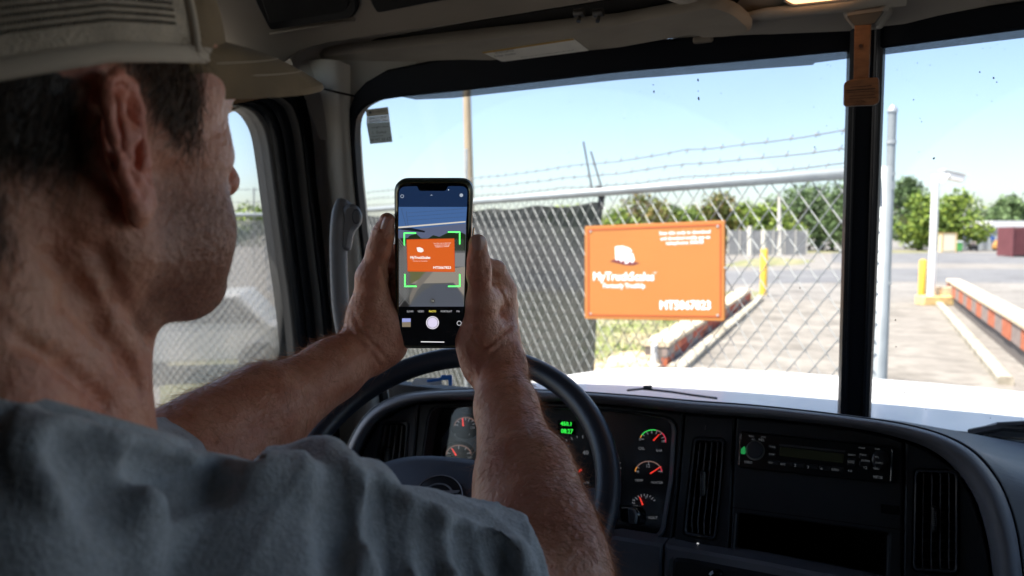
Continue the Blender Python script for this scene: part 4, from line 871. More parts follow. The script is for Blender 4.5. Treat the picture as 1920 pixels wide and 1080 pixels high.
slab(MB(), cc, LO, .012, .01, .003).build('socket', gloss, trk)
# air vents
slat_m = mat('slat_black', (.020, .022, .026), .3)
def vent(px, hole, nsl, tabxy, label, fx=.0):
    hp = [DA.at(a, b_, 0) for a, b_ in hole]; n = DA.n; c = sum(hp, Vector()) / len(hp)
    v = slab(MB(), hole, DA, .0045, .012, .0012, holes=[[((x - cx_) * .90 + cx_, (y - cy_) * .955 + cy_) for x, y in hole] for cx_, cy_ in [(sum(p[0] for p in hole) / len(hole), sum(p[1] for p in hole) / len(hole))]]).build('air_vent', mat('vent_frame', (.055, .06, .072), .28), trk); v['label'] = label
    ys = [p[1] for p in hole]; y0, y1 = min(ys) + 8, max(ys) - 8
    def xs(y):
        L_ = [];
        for i in range(len(hole)):
            a, b_ = hole[i - 1], hole[i]
            if (a[1] - y) * (b_[1] - y) <= 0 and a[1] != b_[1]: L_.append(a[0] + (b_[0] - a[0]) * (y - a[1]) / (b_[1] - a[1]))
        return min(L_), max(L_)
    for i in range(nsl):
        f = (i + 1) / (nsl + 1); mb = MB(); rws = []
        for t_ in np.linspace(0, 1, 8):
            y = y0 + (y1 - y0) * t_; a, b_ = xs(y); x = a + (b_ - a) * f
            p0 = DA.at(x - .8, y, .0); p1 = DA.at(x + .8, y, .0); rws.append([p0, p1, p1 - n * .028 + Vector((fx, 0, 0)), p0 - n * .028 + Vector((fx, 0, 0))])
        mb.loft(rws, closed=True, caps=True); mb.build('slat', mat('slat_highlight', (.15, .155, .165), .35), v)  # slats coloured paler to stand in for edge highlights
    mb = MB()
    for t_ in np.linspace(.1, .9, 9):
        y = y0 + (y1 - y0) * t_; a, b_ = xs(y); p0, p1 = DA.at(a, y, -.03), DA.at(b_, y, -.03); mb.tube([p0, p1], .0015, 4)
    mb.build('cross_slat', slat_m, v)
    x, y = tabxy; tb = slab(MB(), round_poly([(x - 5, y - 24), (x + 5, y - 24), (x + 5, y + 24), (x - 5, y + 24)], 4, 3), DA, .006, .012, .002); t = tb.build('tab', slat_m, v)
    mb = MB()
    for i in range(3):
        for j in range(8): q = DA.at(x - 3 + i * 3, y - 14 + j * 3.6, .0062); mb.box(q, (.0007, .0007, .0007))
    tag(mb.build('tab_dot', mat('dot_grey', (.30, .31, .32), .5), v), kind='stuff')
    return v
vent(0, ventL, 4, (724, 862), 'tall air vent at the left end of the dash')
vent(0, ventC, 4, (1317, 907), 'tall air vent between the gauges and the radio')
vent(0, ventR, 4, (1752, 974), 'tall air vent right of the radio')
slab(MB(), round_poly([(1282, 1012), (1334, 1019), (1334, 1033), (1280, 1026)], 6, 3), DA, .002, .004, .001).build('vent_slider', dk, trk)
slab(MB(), [(1306.5, 1018), (1310, 1018.5), (1309, 1029), (1305.5, 1028.5)], DA, .004, .002).build('slider_mark', mat('mark_white', (.8, .8, .8), .5, emit=(1, 1, 1), estr=.2), trk)
mb = MB(); [mb.add([DA.at(x + math.cos(a) * 3, y + math.sin(a) * 3, .0028) for a in (0, 1.2, 2.5, 3.8, 5)], [(0, 1, 2, 3, 4)]) for x, y in ((1276, 1018), (1341, 1029))]; mb.build('slider_mark', mat('mark_dim', (.12, .13, .14), .5), trk)

# instrument cluster
CLP = Plane(DA.p - DA.n * .045, DA.n); rim_m = mat('rim_grey', (.11, .12, .14), .42)
ic = slab(MB(), [(780, 745), (1290, 770), (1280, 1040), (760, 1040)], CLP, 0, .01).build('instrument_cluster', mat('cluster_black', (.013, .014, .016), .35), trk)
ho = [((x - 1020) * 1.0 + 1020, (y - 880) + 880) for x, y in cl_hole]; hi = [((x - 1020) * .975 + 1018, (y - 885) * .965 + 883) for x, y in cl_hole]
mb = MB(); mb.loft([[DA.at(a[0], a[1], .002) for a in ho], [DA.at(a[0], a[1], .0035) for a in [((x - 1020) * .992 + 1019.5, (y - 885) * .985 + 884.5) for x, y in cl_hole]], [CLP.at(a[0], a[1], .002) for a in hi]], closed=True); mb.build('bezel', rim_m, ic, smooth=True, auto=50)
ndl = mat('needle_red', (.5, .02, .015), .4, emit=(1.0, .05, .03), estr=.3); tick = mat('tick_white', (.3, .3, .3), .5, emit=(.9, .92, 1), estr=.045); dim = mat('mark_glow_dim', (.1, .1, .1), .5, emit=(.8, .8, .9), estr=.05)
grnm = mat('arc_green', (.02, .3, .05), .5, emit=(.05, .8, .12), estr=.25); redm = mat('arc_red', (.3, .02, .03), .5, emit=(.8, .05, .1), estr=.22); orgm = mat('arc_orange', (.3, .12, .02), .5, emit=(.9, .35, .06), estr=.22); greyarc = mat('arc_grey', (.1, .06, .05), .5, emit=(.6, .36, .3), estr=.10)
refl_m = mat('reflection_grey', (.13, .15, .18), .3)
def arc(mb, cx_, cy_, rx, ry, a0, a1, w_, off=.001, n=18):
    pts = [];
    for i in range(n + 1):
        a = R(a0 + (a1 - a0) * i / n); pts.append((CLP.at(cx_ + rx * math.cos(a), cy_ - ry * math.sin(a), off), CLP.at(cx_ + (rx - w_) * math.cos(a), cy_ - (ry - w_) * math.sin(a), off)))
    return mb.loft([[p[0], p[1]] for p in pts])
def gauge(name, cx_, cy_, rx, ry, arcs, tick_a, needle, labels, label, nw=2.2, hub=None):
    g = slab(MB(), [(cx_ + (rx + 7) * math.cos(R(a)), cy_ - (ry + 7) * math.sin(R(a))) for a in range(0, 360, 20)], CLP, .0006, .0005).build(name, mat('gauge_face_and_reflection', (.010, .011, .012), .4), ic); g['label'] = label
    for a0, a1, m in arcs: arc(MB(), cx_, cy_, rx, ry, a0, a1, 2.0).build('arc', m, ic)
    mb = MB()
    for k, a in enumerate(tick_a):
        a = R(a); l_ = 6 if k % 2 == 0 else 4; c_, s_ = math.cos(a), math.sin(a); w_ = .7
        mb.add([CLP.at(cx_ + c_ * (rx - 2) - s_ * w_, cy_ - s_ * (ry - 2) - c_ * w_, .0014), CLP.at(cx_ + c_ * (rx - 2) + s_ * w_, cy_ - s_ * (ry - 2) + c_ * w_, .0014), CLP.at(cx_ + c_ * (rx - 2 - l_) + s_ * w_, cy_ - s_ * (ry - 2 - l_) + c_ * w_, .0014), CLP.at(cx_ + c_ * (rx - 2 - l_) - s_ * w_, cy_ - s_ * (ry - 2 - l_) - c_ * w_, .0014)], [(0, 1, 2, 3)])
    mb.build('tick', tick, ic)
    (xa, ya), (xb, yb) = needle; d = Vector((xb - xa, yb - ya)).normalized(); p = Vector((-d.y, d.x))
    mb = MB(); slab(mb, [(xa + p.x * nw * .6, ya + p.y * nw * .6), (xa - p.x * nw * .6, ya - p.y * nw * .6), (xb - p.x * nw * .3, yb - p.y * nw * .3), (xb + p.x * nw * .3, yb + p.y * nw * .3)], CLP, .005, .001); mb.build('needle', ndl, ic)
    mb = MB()
    for s_, x, y, h_ in labels: text_px(mb, s_, x, y, h_, CLP, .0015)
    if labels: mb.build('gauge_marking', tick, ic)
gauge('gauge', 1224, 826, 25, 21, [(150, 165, orgm), (75, 150, grnm), (45, 75, greyarc), (-10, 45, redm)], [170, 145, 120, 95, 70, 45, 20, 0], ((1225, 826), (1236, 814)), [('0', 1200, 824, 5), ('6', 1222, 811, 5), ('OIL', 1203, 841, 5.5), ('10', 1243, 828, 4.5), ('BAR', 1236, 845, 4.5)], 'top right gauge with a green and red arc')
gauge('gauge', 1216, 886, 26, 22, [(150, 175, orgm), (25, 150, greyarc), (5, 25, redm)], [172, 150, 90, 30, 8], ((1219, 888), (1239, 875)), [('12', 1215, 874, 6), ('C', 1196, 885, 4.5), ('H', 1240, 885, 4), ('TEMP', 1198, 901, 4.5), ('WATER', 1232, 905, 4.5)], 'middle right gauge with its red needle pointing up right')
gauge('gauge', 1208, 948, 26, 24, [], [165, 150, 135, 120, 105, 90, 75, 60, 45, 30], ((1205, 947), (1199, 932)), [('11', 1188, 938, 4.5), ('130', 1191, 950, 5), ('1', 1211, 933, 5), ('VOLT', 1224, 971, 5)], 'lower right gauge with its red needle pointing up left')
slab(MB(), [(826, 875), (828, 822), (846, 795), (880, 788), (912, 788), (912, 875)], CLP, .0003, .0002).build('gauge_face_and_reflection', refl_m, ic)  # pale grey patch painted in place of a reflection on the cluster
gauge('gauge', 873, 799, 22, 17, [(0, 180, greyarc)], [170, 140, 110, 90, 70, 45, 20], ((868, 799), (867, 784)), [('120', 886, 802, 4.5), ('E', 853, 815, 4), ('F', 880, 815, 4)], 'upper left gauge with its red needle upright')
gauge('gauge', 860, 852, 24, 18, [(0, 180, greyarc)], [170, 130, 90, 50, 10], ((855, 854), (847, 841)), [('100', 880, 858, 4)], 'left gauge just above the steering wheel hub')
gauge('gauge', 955, 872, 62, 58, [], list(range(200, 0, -12)), ((905, 874), (938, 874)), [('10', 914, 890, 6), ('20', 912, 858, 6)], 'large dial mostly hidden behind the right forearm', 3)
gauge('gauge', 1095, 880, 72, 66, [], list(range(200, -30, -9)), ((1090, 880), (1060, 905)), [('30', 1062, 838, 7), ('40', 1098, 849, 8), ('50', 1136, 866, 7), ('60', 1146, 892, 7), ('km/h', 1096, 905, 6)], 'large speed dial right of the forearm', 3)
mb = MB(); slab(mb, [(1046, 788), (1077, 790), (1077, 815), (1046, 813)], CLP, .003, .002); mb.build('display', gloss, ic)
gd_ = mat('digit_green', (.02, .4, .05), .5, emit=(.03, .75, .06), estr=.5)
mb = MB(); text_px(mb, '450.1', 1062, 795, 7, CLP, .0034, 20, .05, bold=.3); text_px(mb, '08:27', 1063, 809, 8, CLP, .0034, 22, .05, bold=.3); mb.build('digit', gd_, ic)
m = bpy.data.materials.new('cluster_lens'); m.use_nodes = True; N, L = m.node_tree.nodes, m.node_tree.links
tr = N.new('ShaderNodeBsdfTransparent'); gl = N.new('ShaderNodeBsdfGlossy'); gl.inputs['Roughness'].default_value = .12; mx = N.new('ShaderNodeMixShader'); mx.inputs[0].default_value = .05
L.new(tr.outputs[0], mx.inputs[1]); L.new(gl.outputs[0], mx.inputs[2]); L.new(mx.outputs[0], N['Material Output'].inputs[0])
mb = MB(); mb.add([CLP.at(x, y, .012) for x, y in hi], [tuple(range(len(hi)))]); mb.build('lens', m, ic)

# radio
rd = slab(MB(), round_poly([(1388, 808), (1674, 838), (1672, 908), (1384, 877)], 4, 3), DA, .008, .02, .002).build('radio', mat('radio_black', (.009, .010, .012), .28), trk)
rp = lambda pts, f=.0095, d=.002, b=.0005, r=2: slab(MB(), round_poly(pts, r, 2), DA, f, d, b)
rp([(1387, 812), (1390, 812), (1386.5, 872), (1383.5, 872)], .0100).build('chrome_edge', mat('chrome', (.35, .37, .4), .2, metal=.9), rd)
rp([(1672, 842), (1675, 842), (1672.5, 903), (1669, 903)], .0100).build('chrome_edge', MATS['chrome'], rd)
def knob(x, y, rx, ry, h_, name, m):
    rws = []
    for f, o_ in ((1.0, .006), (1.0, .008 + h_ * .7), (.92, .008 + h_), (.5, .0085 + h_)): rws.append([DA.at(x + rx * f * math.cos(a), y + ry * f * math.sin(a), o_) for a in [2 * math.pi * j / 24 for j in range(24)]])
    mb = MB(); mb.loft(rws, closed=True); mb.add(rws[-1], [tuple(range(24))]); return mb.build(name, m, rd, smooth=True, auto=45)
knob(1416, 845, 18.5, 18.5, .001, 'knob_ring', mat('ring_grey', (.28, .28, .26), .3)); knob(1415.5, 843.5, 16, 16.5, .010, 'knob', mat('knob_black', (.045, .048, .055), .35))
rp([(1389, 842), (1396, 836), (1398, 846), (1397, 852), (1389, 851)], .0095).build('power_light', mat('power_green', (.02, .2, .05), .5, emit=(.05, .8, .2), estr=.09), rd)
rp([(1463, 838), (1583, 851), (1581, 869), (1461, 855)], .0095, .001).build('display', mat('display_olive', (.065, .068, .035), .2), rd)
rp([(1460, 832), (1585, 845), (1585, 848.5), (1460, 836)], .0105).build('display_hood', mat('hood_grey', (.08, .08, .085), .3), rd)
btn = mat('button_black', (.030, .032, .036), .3)
for pts in ([(1440, 834), (1456, 835.5), (1455, 843), (1439, 841)], [(1439, 848), (1455, 850), (1454, 858), (1438, 856)], [(1590, 858), (1606, 860), (1604, 874), (1588, 872)], [(1612, 850), (1630, 852), (1628, 862), (1610, 860)], [(1612, 864), (1634, 866), (1632, 876), (1610, 874)]): rp(pts, .0115, .003, .0008, 3).build('button', btn, rd)
for i in range(6): rp([(1440 + i * 24, 862 + i * 2.6), (1462 + i * 24, 864.4 + i * 2.6), (1461 + i * 24, 873 + i * 2.6), (1439 + i * 24, 870.6 + i * 2.6)], .0112, .003, .0008, 2).build('button', btn, rd)
for k, (x, y) in enumerate([(1650, 862)]):
    knob(x, y, 16, 18, .003, 'dial_pad', btn)
rprint = mat('radio_print', (.35, .36, .37), .5, emit=(.8, .85, .9), estr=.022)
mb = MB()
for s_, x, y, h_, w_ in (('BAND', 1409, 818, 3, 9), ('AS', 1412, 824, 2.6, 6), ('MUTE', 1431, 820, 3, 9), ('REL', 1428, 825, 4, 11), ('TUNE', 1448, 838, 3.2, 11), ('DISP', 1447, 852, 3.2, 10), ('SET', 1445, 868, 3, 8), ('RPT', 1468, 871, 4, 9), ('2', 1491, 873, 5, 4), ('3', 1515, 876, 5, 3), ('4', 1540, 879, 5, 4),
                         ('INTRO', 1566, 881, 4.5, 13), ('AUX', 1594, 883, 4, 8), ('DIRECT', 1597, 853, 3, 14), ('TRACK', 1618, 853, 3, 13), ('LOUD', 1596, 866, 5, 12), ('DOWN', 1623, 864, 4, 15), ('12', 1622, 877, 5, 6), ('SCAN', 1645, 842, 3.2, 9), ('VOL', 1644, 857, 3.4, 8), ('SOURCE', 1648, 868, 3.2, 14), ('MENU', 1643, 879, 4, 11), ('STEREO', 1403, 867, 4.5, 15), ('HIFI 50', 1646, 895, 5.5, 17), ('MODE', 1616, 840, 2.6, 12)):
    text_px(mb, s_, x, y, h_, DA, .0124 if h_ else .01, w_, .11)
mb.build('printed_marking', rprint, rd)
mb = MB(); slab(mb, [(1379, 963), (1382, 963.5), (1377.5, 1031), (1374.5, 1030)], DA, .0015, .001); mb.build('cubby_edge', mat('edge_grey2', (.10, .11, .12), .4), trk); mb = MB(); slab(mb, [(1663, 1004), (1665.5, 1004), (1663.5, 1084), (1661, 1084)], DA, .0015, .001); mb.build('cubby_edge', mat('edge_grey2', (.10, .11, .12), .4), trk)
slab(MB(), [(1370, 950), (1690, 992), (1688, 993.4), (1370, 951.4)], DA, .0012, .001).build('panel_seam', void, trk)
slab(MB(), round_poly([(1652, 945), (1686, 949), (1686, 966), (1652, 962)], 2, 2), DA, .0015, .004).build('switch_blank', gloss, trk)
slab(MB(), [(1322, 797), (1324, 797), (1323, 806), (1321, 806)], DA, .0015, .001).build('trim_mark', mat('mark_dim2', (.10, .10, .10), .6), trk)

# ------------------------------------------------------------------ steering wheel
wc = P(831, 908, .93); tw, aw = R(48.5), R(9.7)
wn_ = Vector((math.sin(aw) * math.cos(tw), -math.cos(aw) * math.cos(tw), math.sin(tw))); wu = wn_.cross(Vector((0, 0, 1))).normalized(); wu = -wu if wu.x < 0 else wu; wv = wn_.cross(wu).normalized(); wv = -wv if wv.z < 0 else wv
lea_b = mat('wheel_rim_black', (.024, .030, .042), .30, bump=.25, bscale=700)
sw = MB().tube([wc + (wu * math.cos(a) + wv * math.sin(a)) * .2065 for a in [2 * math.pi * i / 72 for i in range(72)]], .0155, 14, closed=True).build('steering_wheel', lea_b, trk, smooth=True); sw['label'] = 'black steering wheel with a round emblem on its hub'
def W(x, y, o_=0): return wc + wu * x + wv * y + wn_ * o_
# hub pad: domed shield
rows = []; hubm = mat('hub_black', (.042, .054, .078), .40, bump=.4, bscale=900)
shape = []
for i in range(40):
    a = 2 * math.pi * i / 40; c_, s_ = math.cos(a), math.sin(a); x = .118 * (abs(c_) ** .75) * (1 if c_ > 0 else -1); y = .088 * (abs(s_) ** .75) * (1 if s_ > 0 else -1)
    if y > 0: y = y * .62 * (1 - .12 * (x / .118) ** 2)
    shape.append((x, y - .012))
for f, o_ in ((1.0, -.045), (1.0, -.015), (.97, -.004), (.88, .006), (.7, .012), (.4, .015), (.05, .016)): rows.append([W(x * f, (y + .012) * f - .012, o_) for x, y in shape])
MB().loft(rows, closed=True, caps=True).build('hub', hubm, sw, smooth=True)
for s_, yy in ((-1, 0), (1, 0)):
    mb = MB(); mb.loft([[W(s_ * .085, yy + .030, -.012), W(s_ * .085, yy + .030, -.03), W(s_ * .085, yy - .045, -.03), W(s_ * .085, yy - .045, -.012)], [W(s_ * .15, yy + .012, -.010), W(s_ * .15, yy + .012, -.024), W(s_ * .15, yy - .035, -.024), W(s_ * .15, yy - .035, -.010)], [W(s_ * .202, yy + .016, .002), W(s_ * .202, yy + .016, -.006), W(s_ * .202, yy - .030, -.006), W(s_ * .202, yy - .030, .002)]], closed=True, caps=True)
    mb.build('spoke', hubm, sw, smooth=True, auto=50)
mb = MB(); mb.loft([[W(-.02, -.06, -.02), W(-.02, -.06, -.035), W(.02, -.06, -.035), W(.02, -.06, -.02)], [W(-.015, -.2, .0), W(-.015, -.2, -.008), W(.015, -.2, -.008), W(.015, -.2, .0)]], closed=True, caps=True); mb.build('spoke', hubm, sw)
# emblem: rings with a slanting bar
EPx = Plane(W(0, 0, .0175), wn_); ec = EPx.at(820, 936)
ex, ey = (ec - wc).dot(wu), (ec - wc).dot(wv); embm = mat('emblem_edge', (.20, .21, .24), .3, metal=.3); embb = mat('emblem_black', (.010, .012, .016), .35)
MB().loft([[W(ex + r_ * math.cos(a), ey + r_ * math.sin(a), o_) for a in [2 * math.pi * i / 40 for i in range(40)]] for r_, o_ in ((.032, .004), (.032, .0185), (.0305, .0195), (.002, .0195))], closed=True).build('emblem_disc', embb, sw, smooth=True, auto=40)
MB().tube([W(ex + .0315 * math.cos(a), ey + .0315 * math.sin(a), .0195) for a in [2 * math.pi * i / 48 for i in range(48)]], .0007, 5, closed=True).build('emblem_ring', embm, sw)
MB().tube([W(ex + .0205 * math.cos(a), ey - .001 + .0205 * math.sin(a), .0200) for a in [2 * math.pi * i / 40 for i in range(40)]], .0011, 6, closed=True).build('emblem_ring', embm, sw)
mb = MB(); mb.loft([[W(ex + x, ey + y, o_) for x, y in ((-.025, .001), (.024, .009), (.026, .013), (-.023, .006))] for o_ in (.018, .0212)], closed=True); mb.add([W(ex + x, ey + y, .0212) for x, y in ((-.025, .001), (.024, .009), (.026, .013), (-.023, .006))], [(0, 1, 2, 3)]); mb.build('emblem_bar', embm, sw)
v, f = text_geo('AUST'); mb = MB(); mb.add([W(ex - .001 + a[0] * .0100, ey + .0052 + a[1] * .0052 + a[0] * .0018, .0214) for a in v], f); mb.build('emblem_lettering', embb, sw)
# column and stalk
mb = MB(); mb.tube([wc - wn_ * .02, wc - wn_ * .12, wc - wn_ * .28 ], [.045, .055, .06], 18); mb.build('steering_column', dk, trk, smooth=True)
mb = MB(); a, b_ = P(1040, 930, .98), P(1160, 962, .93); mb.tube([a, b_], .008, 8); stalk = mb.build('stalk', dk, trk, smooth=True)
SPn = Plane(P(1178, 966, .90), (-.25, -.9, .25))
slab(MB(), round_poly([(1160, 948), (1186, 950), (1195, 962), (1193, 984), (1184, 988), (1162, 980)], [5, 4, 5, 5, 5, 5], 3), SPn, .004, .022, .003).build('stalk_end', gloss, stalk, smooth=True, auto=50)
slab(MB(), round_poly([(1176, 954), (1187, 954), (1193, 965), (1191, 983), (1178, 981)], [3, 3, 4, 4, 3], 3), SPn, .008, .004, .0015).build('stalk_button', mat('button_grey', (.12, .14, .16), .35), stalk, smooth=True, auto=50)
# driver's seat, the floor console
seatm = mat('seat_cloth', (.03, .03, .035), .9)
mb = MB(); mb.box((-.40, .10, H - .62), (.52, .55, .14)); o = mb.build('seat_cushion', seatm, trk, bevel=.03)
mb = MB(); mb.box((-.45, -.22, H - .30), (.50, .14, .62)); o = mb.build('seat_back', seatm, trk, bevel=.03)
# ================================================================== PHONE
pc = {k: P(*v) for k, v in dict(tl=(738, 337, .690), tr=(887, 337, .688), br=(874, 655, .738), bl=(742, 655, .740)).items()}
pctr = sum(pc.values(), Vector()) / 4; pr_ = ((pc['tr'] - pc['tl']) + (pc['br'] - pc['bl'])).normalized(); pn_ = pr_.cross((pc['tl'] + pc['tr'] - pc['bl'] - pc['br'])).normalized()
if pn_.dot(O - pctr) < 0: pn_ = -pn_
PH = Plane(pctr, pn_)
ph = thing('smartphone', 'smartphone in olive case held in both hands, its screen framing the sign', 'phone', pctr)
pcase = mat('case_olive', (.055, .075, .055), .35, spec=.6, var=.1, vscale=60); pedge = mat('case_gold', (.30, .26, .13), .25, metal=.8)
co = round_poly([(738, 337), (887, 337), (874, 655), (742, 655)], [26, 26, 22, 22], 8)
slab(MB(), co, PH, 0, .012, .003).build('case', pcase, ph, smooth=True, auto=40)
ci = round_poly([(743, 342), (882, 342), (870, 650), (746, 650)], [23, 23, 19, 19], 8)
slab(MB(), ci, PH, .0006, .004, .0004).build('frame', pedge, ph, smooth=True, auto=40)
ci2 = round_poly([(744.5, 343.5), (880.5, 343.5), (868.5, 648.5), (747.5, 648.5)], [22, 22, 18, 18], 8)
slab(MB(), ci2, PH, .0011, .002, .0003).build('glass_front', mat('phone_black', (.004, .004, .005), .12), ph, smooth=True, auto=40)
slab(MB(), [(886.5, 428), (888.5, 428), (887, 455), (885, 455)], PH, .0005, .006, .0005).build('side_button', pedge, ph)
# the lit screen: u,v in the photo's own pixels
def scr(name, pts, col, s_=1.0, o_=1, extra=None):
    m_ = emat('screen_' + name, col, s_ * .55) ; return slab(MB(), pts, PH, .0011 + .00006 * o_, .00004).build(name, m_, ph)
SX = lambda y: (748 + (y - 360) * -.002, 876 - (y - 360) * .040)     # left / right screen limits by row
tlr = SX(350)
scr('status_bar', round_poly([(748, 350), (782, 349), (786, 358), (836, 358), (840, 349), (877, 349), (875.5, 388), (747.5, 388)], [14, 2, 4, 4, 2, 14, 0, 0], 5), (.006, .017, .050), .9)
m = bpy.data.materials.new('screen_sky'); m.use_nodes = True; N, L = m.node_tree.nodes, m.node_tree.links; b = N['Principled BSDF']; b.inputs['Base Color'].default_value = (.01, .01, .01, 1)
b.inputs['Emission Color'].default_value = (.055, .125, .30, 1); b.inputs['Emission Strength'].default_value = .36; b.inputs['Roughness'].default_value = .3; MATS['screen_picture_sky'] = m
scr('picture_sky', [(747.5, 388), (875.5, 388), (873, 430), (747, 436)], (.055, .125, .30), .9)
m = mat('screen_mesh', (.01, .01, .01), .4); N, L = m.node_tree.nodes, m.node_tree.links
slab(MB(), [(747, 432), (874, 430), (870, 575), (747.5, 575)], PH, .0011 + .00006, .00004).build('picture_ground', emat('screen_ground', (.060, .062, .060), .50), ph)
slab(MB(), [(747, 432), (874, 419), (873, 445), (747, 447)], PH, .0011 + .00012, .00004).build('picture_haze', emat('screen_haze', (.07, .085, .14), .50), ph)
S_ = lambda name, pts, col, s_, o_: scr(name, pts, col, s_, o_)
S_('picture_trees', [(760, 452), (768, 442), (780, 438), (790, 447), (800, 449), (812, 441), (824, 444), (836, 438), (846, 434), (856, 438), (866, 436), (873, 440), (872, 470), (760, 470)], (.010, .018, .008), .9, 3)
S_('picture_yard', [(853, 474), (872, 474), (871, 500), (853, 500)], (.16, .16, .16), .9, 4)
S_('picture_grass', [(768, 507), (800, 508), (790, 530), (769, 531)], (.085, .085, .022), .9, 4)
S_('picture_lane', [(812, 508), (872, 500), (870, 555), (858, 540), (850, 530), (770, 532), (790, 522)], (.21, .185, .15), .9, 5)
S_('picture_kerb', [(800, 507), (814, 507), (782, 545), (766, 575), (757, 575), (780, 530)], (.13, .115, .095), .9, 6)
S_('picture_shadow', [(815, 533), (852, 533), (866, 553), (870, 575), (766, 575), (790, 548)], (.045, .053, .070), .9, 7)
S_('picture_fence_dark', [(747, 447), (765, 446), (768, 575), (747.5, 575)], (.012, .012, .012), .9, 7)
S_('picture_rail', [(747, 425), (873, 414.5), (873, 417), (747, 428)], (.45, .42, .38), .9, 8)
S_('picture_bar', [(747, 428), (771, 427), (797, 433), (796, 436), (747, 430)], (.006, .008, .012), .9, 8)
mb = MB()
for (x0, y0, x1, y1) in ((752, 391, 761, 424), (761, 396, 765, 424)): slab(mb, [(x0, y0), (x0 + .9, y0), (x1 + .9, y1), (x1, y1)], PH, .0011 + .00006 * 9, .00002)
for (y0, y1) in ((399, 391), (406, 398), (413, 406)): slab(mb, [(764, y0), (873, y1), (873, y1 + .5), (764, y0 + .5)], PH, .0011 + .00006 * 9, .00002)
mb.build('picture_wire', emat('screen_wire', (.03, .05, .10), .50), ph)
mb = MB()
def sline(x0, y0, x1, y1, w_=.45):
    d = Vector((x1 - x0, y1 - y0)).normalized() * w_; mb.add([PH.at(x0 - d.y, y0 + d.x, .00166), PH.at(x0 + d.y, y0 - d.x, .00166), PH.at(x1 + d.y, y1 - d.x, .00166), PH.at(x1 - d.y, y1 + d.x, .00166)], [(0, 1, 2, 3)])
for i in range(-4, 24):
    y = 447 + i * 6.2
    for sg in (1, -1):
        a = (748, y if sg > 0 else y + 16); b_ = (767, y + 24 if sg > 0 else y - 8)
        if min(a[1], b_[1]) > 446 and max(a[1], b_[1]) < 575: sline(*a, *b_)
tag(mb.build('picture_mesh', emat('screen_wirelight', (.12, .12, .12), .9), ph), kind='stuff'); mb = MB()
for i in range(-22, 30):
    x0 = 767 + i * 5.2
    for sg in (1, -1):
        A_, B_ = ((x0, 448), (x0 + 105, 574)) if sg > 0 else ((x0 + 105, 448), (x0, 574))
        t0_, t1_ = sorted(((768 - A_[0]) / (B_[0] - A_[0]), (870 - A_[0]) / (B_[0] - A_[0]))); t0_, t1_ = max(0, t0_), min(1, t1_)
        if t1_ > t0_: sline(A_[0] + (B_[0] - A_[0]) * t0_, 448 + 126 * t0_, A_[0] + (B_[0] - A_[0]) * t1_, 448 + 126 * t1_, .18)
tag(mb.build('picture_mesh', emat('screen_wirefaint', (.13, .13, .14), .45), ph), kind='stuff')
S_('picture_sign', [(762, 449), (852, 447), (853, 510), (764, 509)], (.44, .060, .007), .9, 10)
S_('picture_sign_inner', [(763.5, 450.5), (850.5, 448.5), (851.5, 508.5), (765.5, 507.5)], (.48, .085, .012), .9, 11)
mb = MB(); text_px(mb, 'MyTruckScales', 788, 483, 5.0, PH, .00186, 37, 0, bold=.3); text_px(mb, 'MT5067823', 829, 502, 4.6, PH, .00186, 33, 0, bold=.25); text_px(mb, 'Formerly TruckUp', 788, 489.5, 1.8, PH, .00186, 27, 0)
for s_, y in (('Scan this code to download', 456), ('and download mobile app', 459.3), ('telephone 50038', 462.4)): text_px(mb, s_, 829, y, 2.2, PH, .00186, 32 - (y - 456), -.03)
slab(mb, round_poly([(781, 464), (787, 463.5), (793, 466), (794.5, 471), (790, 473.5), (783, 472)], 1.2, 2), PH, .00186, .00002)
mb.build('picture_lettering', emat('screen_white', (.70, .62, .60), .50), ph)
mb = MB(); w_ = 2.2
for (x, y, dx, dy) in ((757, 436, 1, 1), (863, 434, -1, 1), (758, 538, 1, -1), (863, 538, -1, -1)):
    slab(mb, [(x, y), (x + dx * 23, y - .5 * dx * 0), (x + dx * 23, y + dy * w_), (x, y + dy * w_)], PH, .00192, .00002); slab(mb, [(x, y), (x + dx * w_, y), (x + dx * w_, y + dy * 24), (x, y + dy * 24)], PH, .00192, .00002)
o = mb.build('focus_frame', emat('screen_green', (.08, .85, .12), 1.0), ph); tag(o, kind='stuff')
mb = MB(); text_px(mb, 'SLO-MO', 769, 584, 3.6, PH, .0013, 12); text_px(mb, 'VIDEO', 789, 584, 3.6, PH, .0013, 12); text_px(mb, 'PORTRAIT', 837, 584, 3.6, PH, .0013, 21); text_px(mb, 'PA', 859, 584, 3.6, PH, .0013, 6); mb.build('mode_text', emat('screen_text', (.35, .35, .37), .50), ph)
mb = MB(); text_px(mb, 'PHOTO', 811, 584, 3.8, PH, .0013, 13, bold=.1); mb.build('mode_text', emat('screen_yellow', (.60, .50, .08), .50), ph)
def disc(cx_, cy_, r_, o_, n=24): return [PH.at(cx_ + r_ * math.cos(2 * math.pi * i / n), cy_ + r_ * math.sin(2 * math.pi * i / n), .0011 + .00006 * o_) for i in range(n)]
mb = MB(); mb.add(disc(811, 605, 9.8, 3), [tuple(range(24))]); so_ = mb.build('shutter_button', emat('screen_shutter', (.50, .46, .60), .50), ph)
mb = MB(); mb.loft([disc(811, 605, 12.0, 3), disc(811, 605, 10.8, 3)], closed=True); mb.build('ring', emat('screen_ring', (.72, .68, .76), .50), so_)
mb = MB(); mb.loft([disc(861, 606, 4.6, 3, 16), disc(861, 606, 3.2, 3, 16)], closed=True) if False else mb.loft([disc(861, 606, 4.6, 3, 16), disc(861, 606, 3.3, 3, 16)], closed=True); mb.build('flip_button', emat('screen_text', (.35, .35, .37), .50), ph)
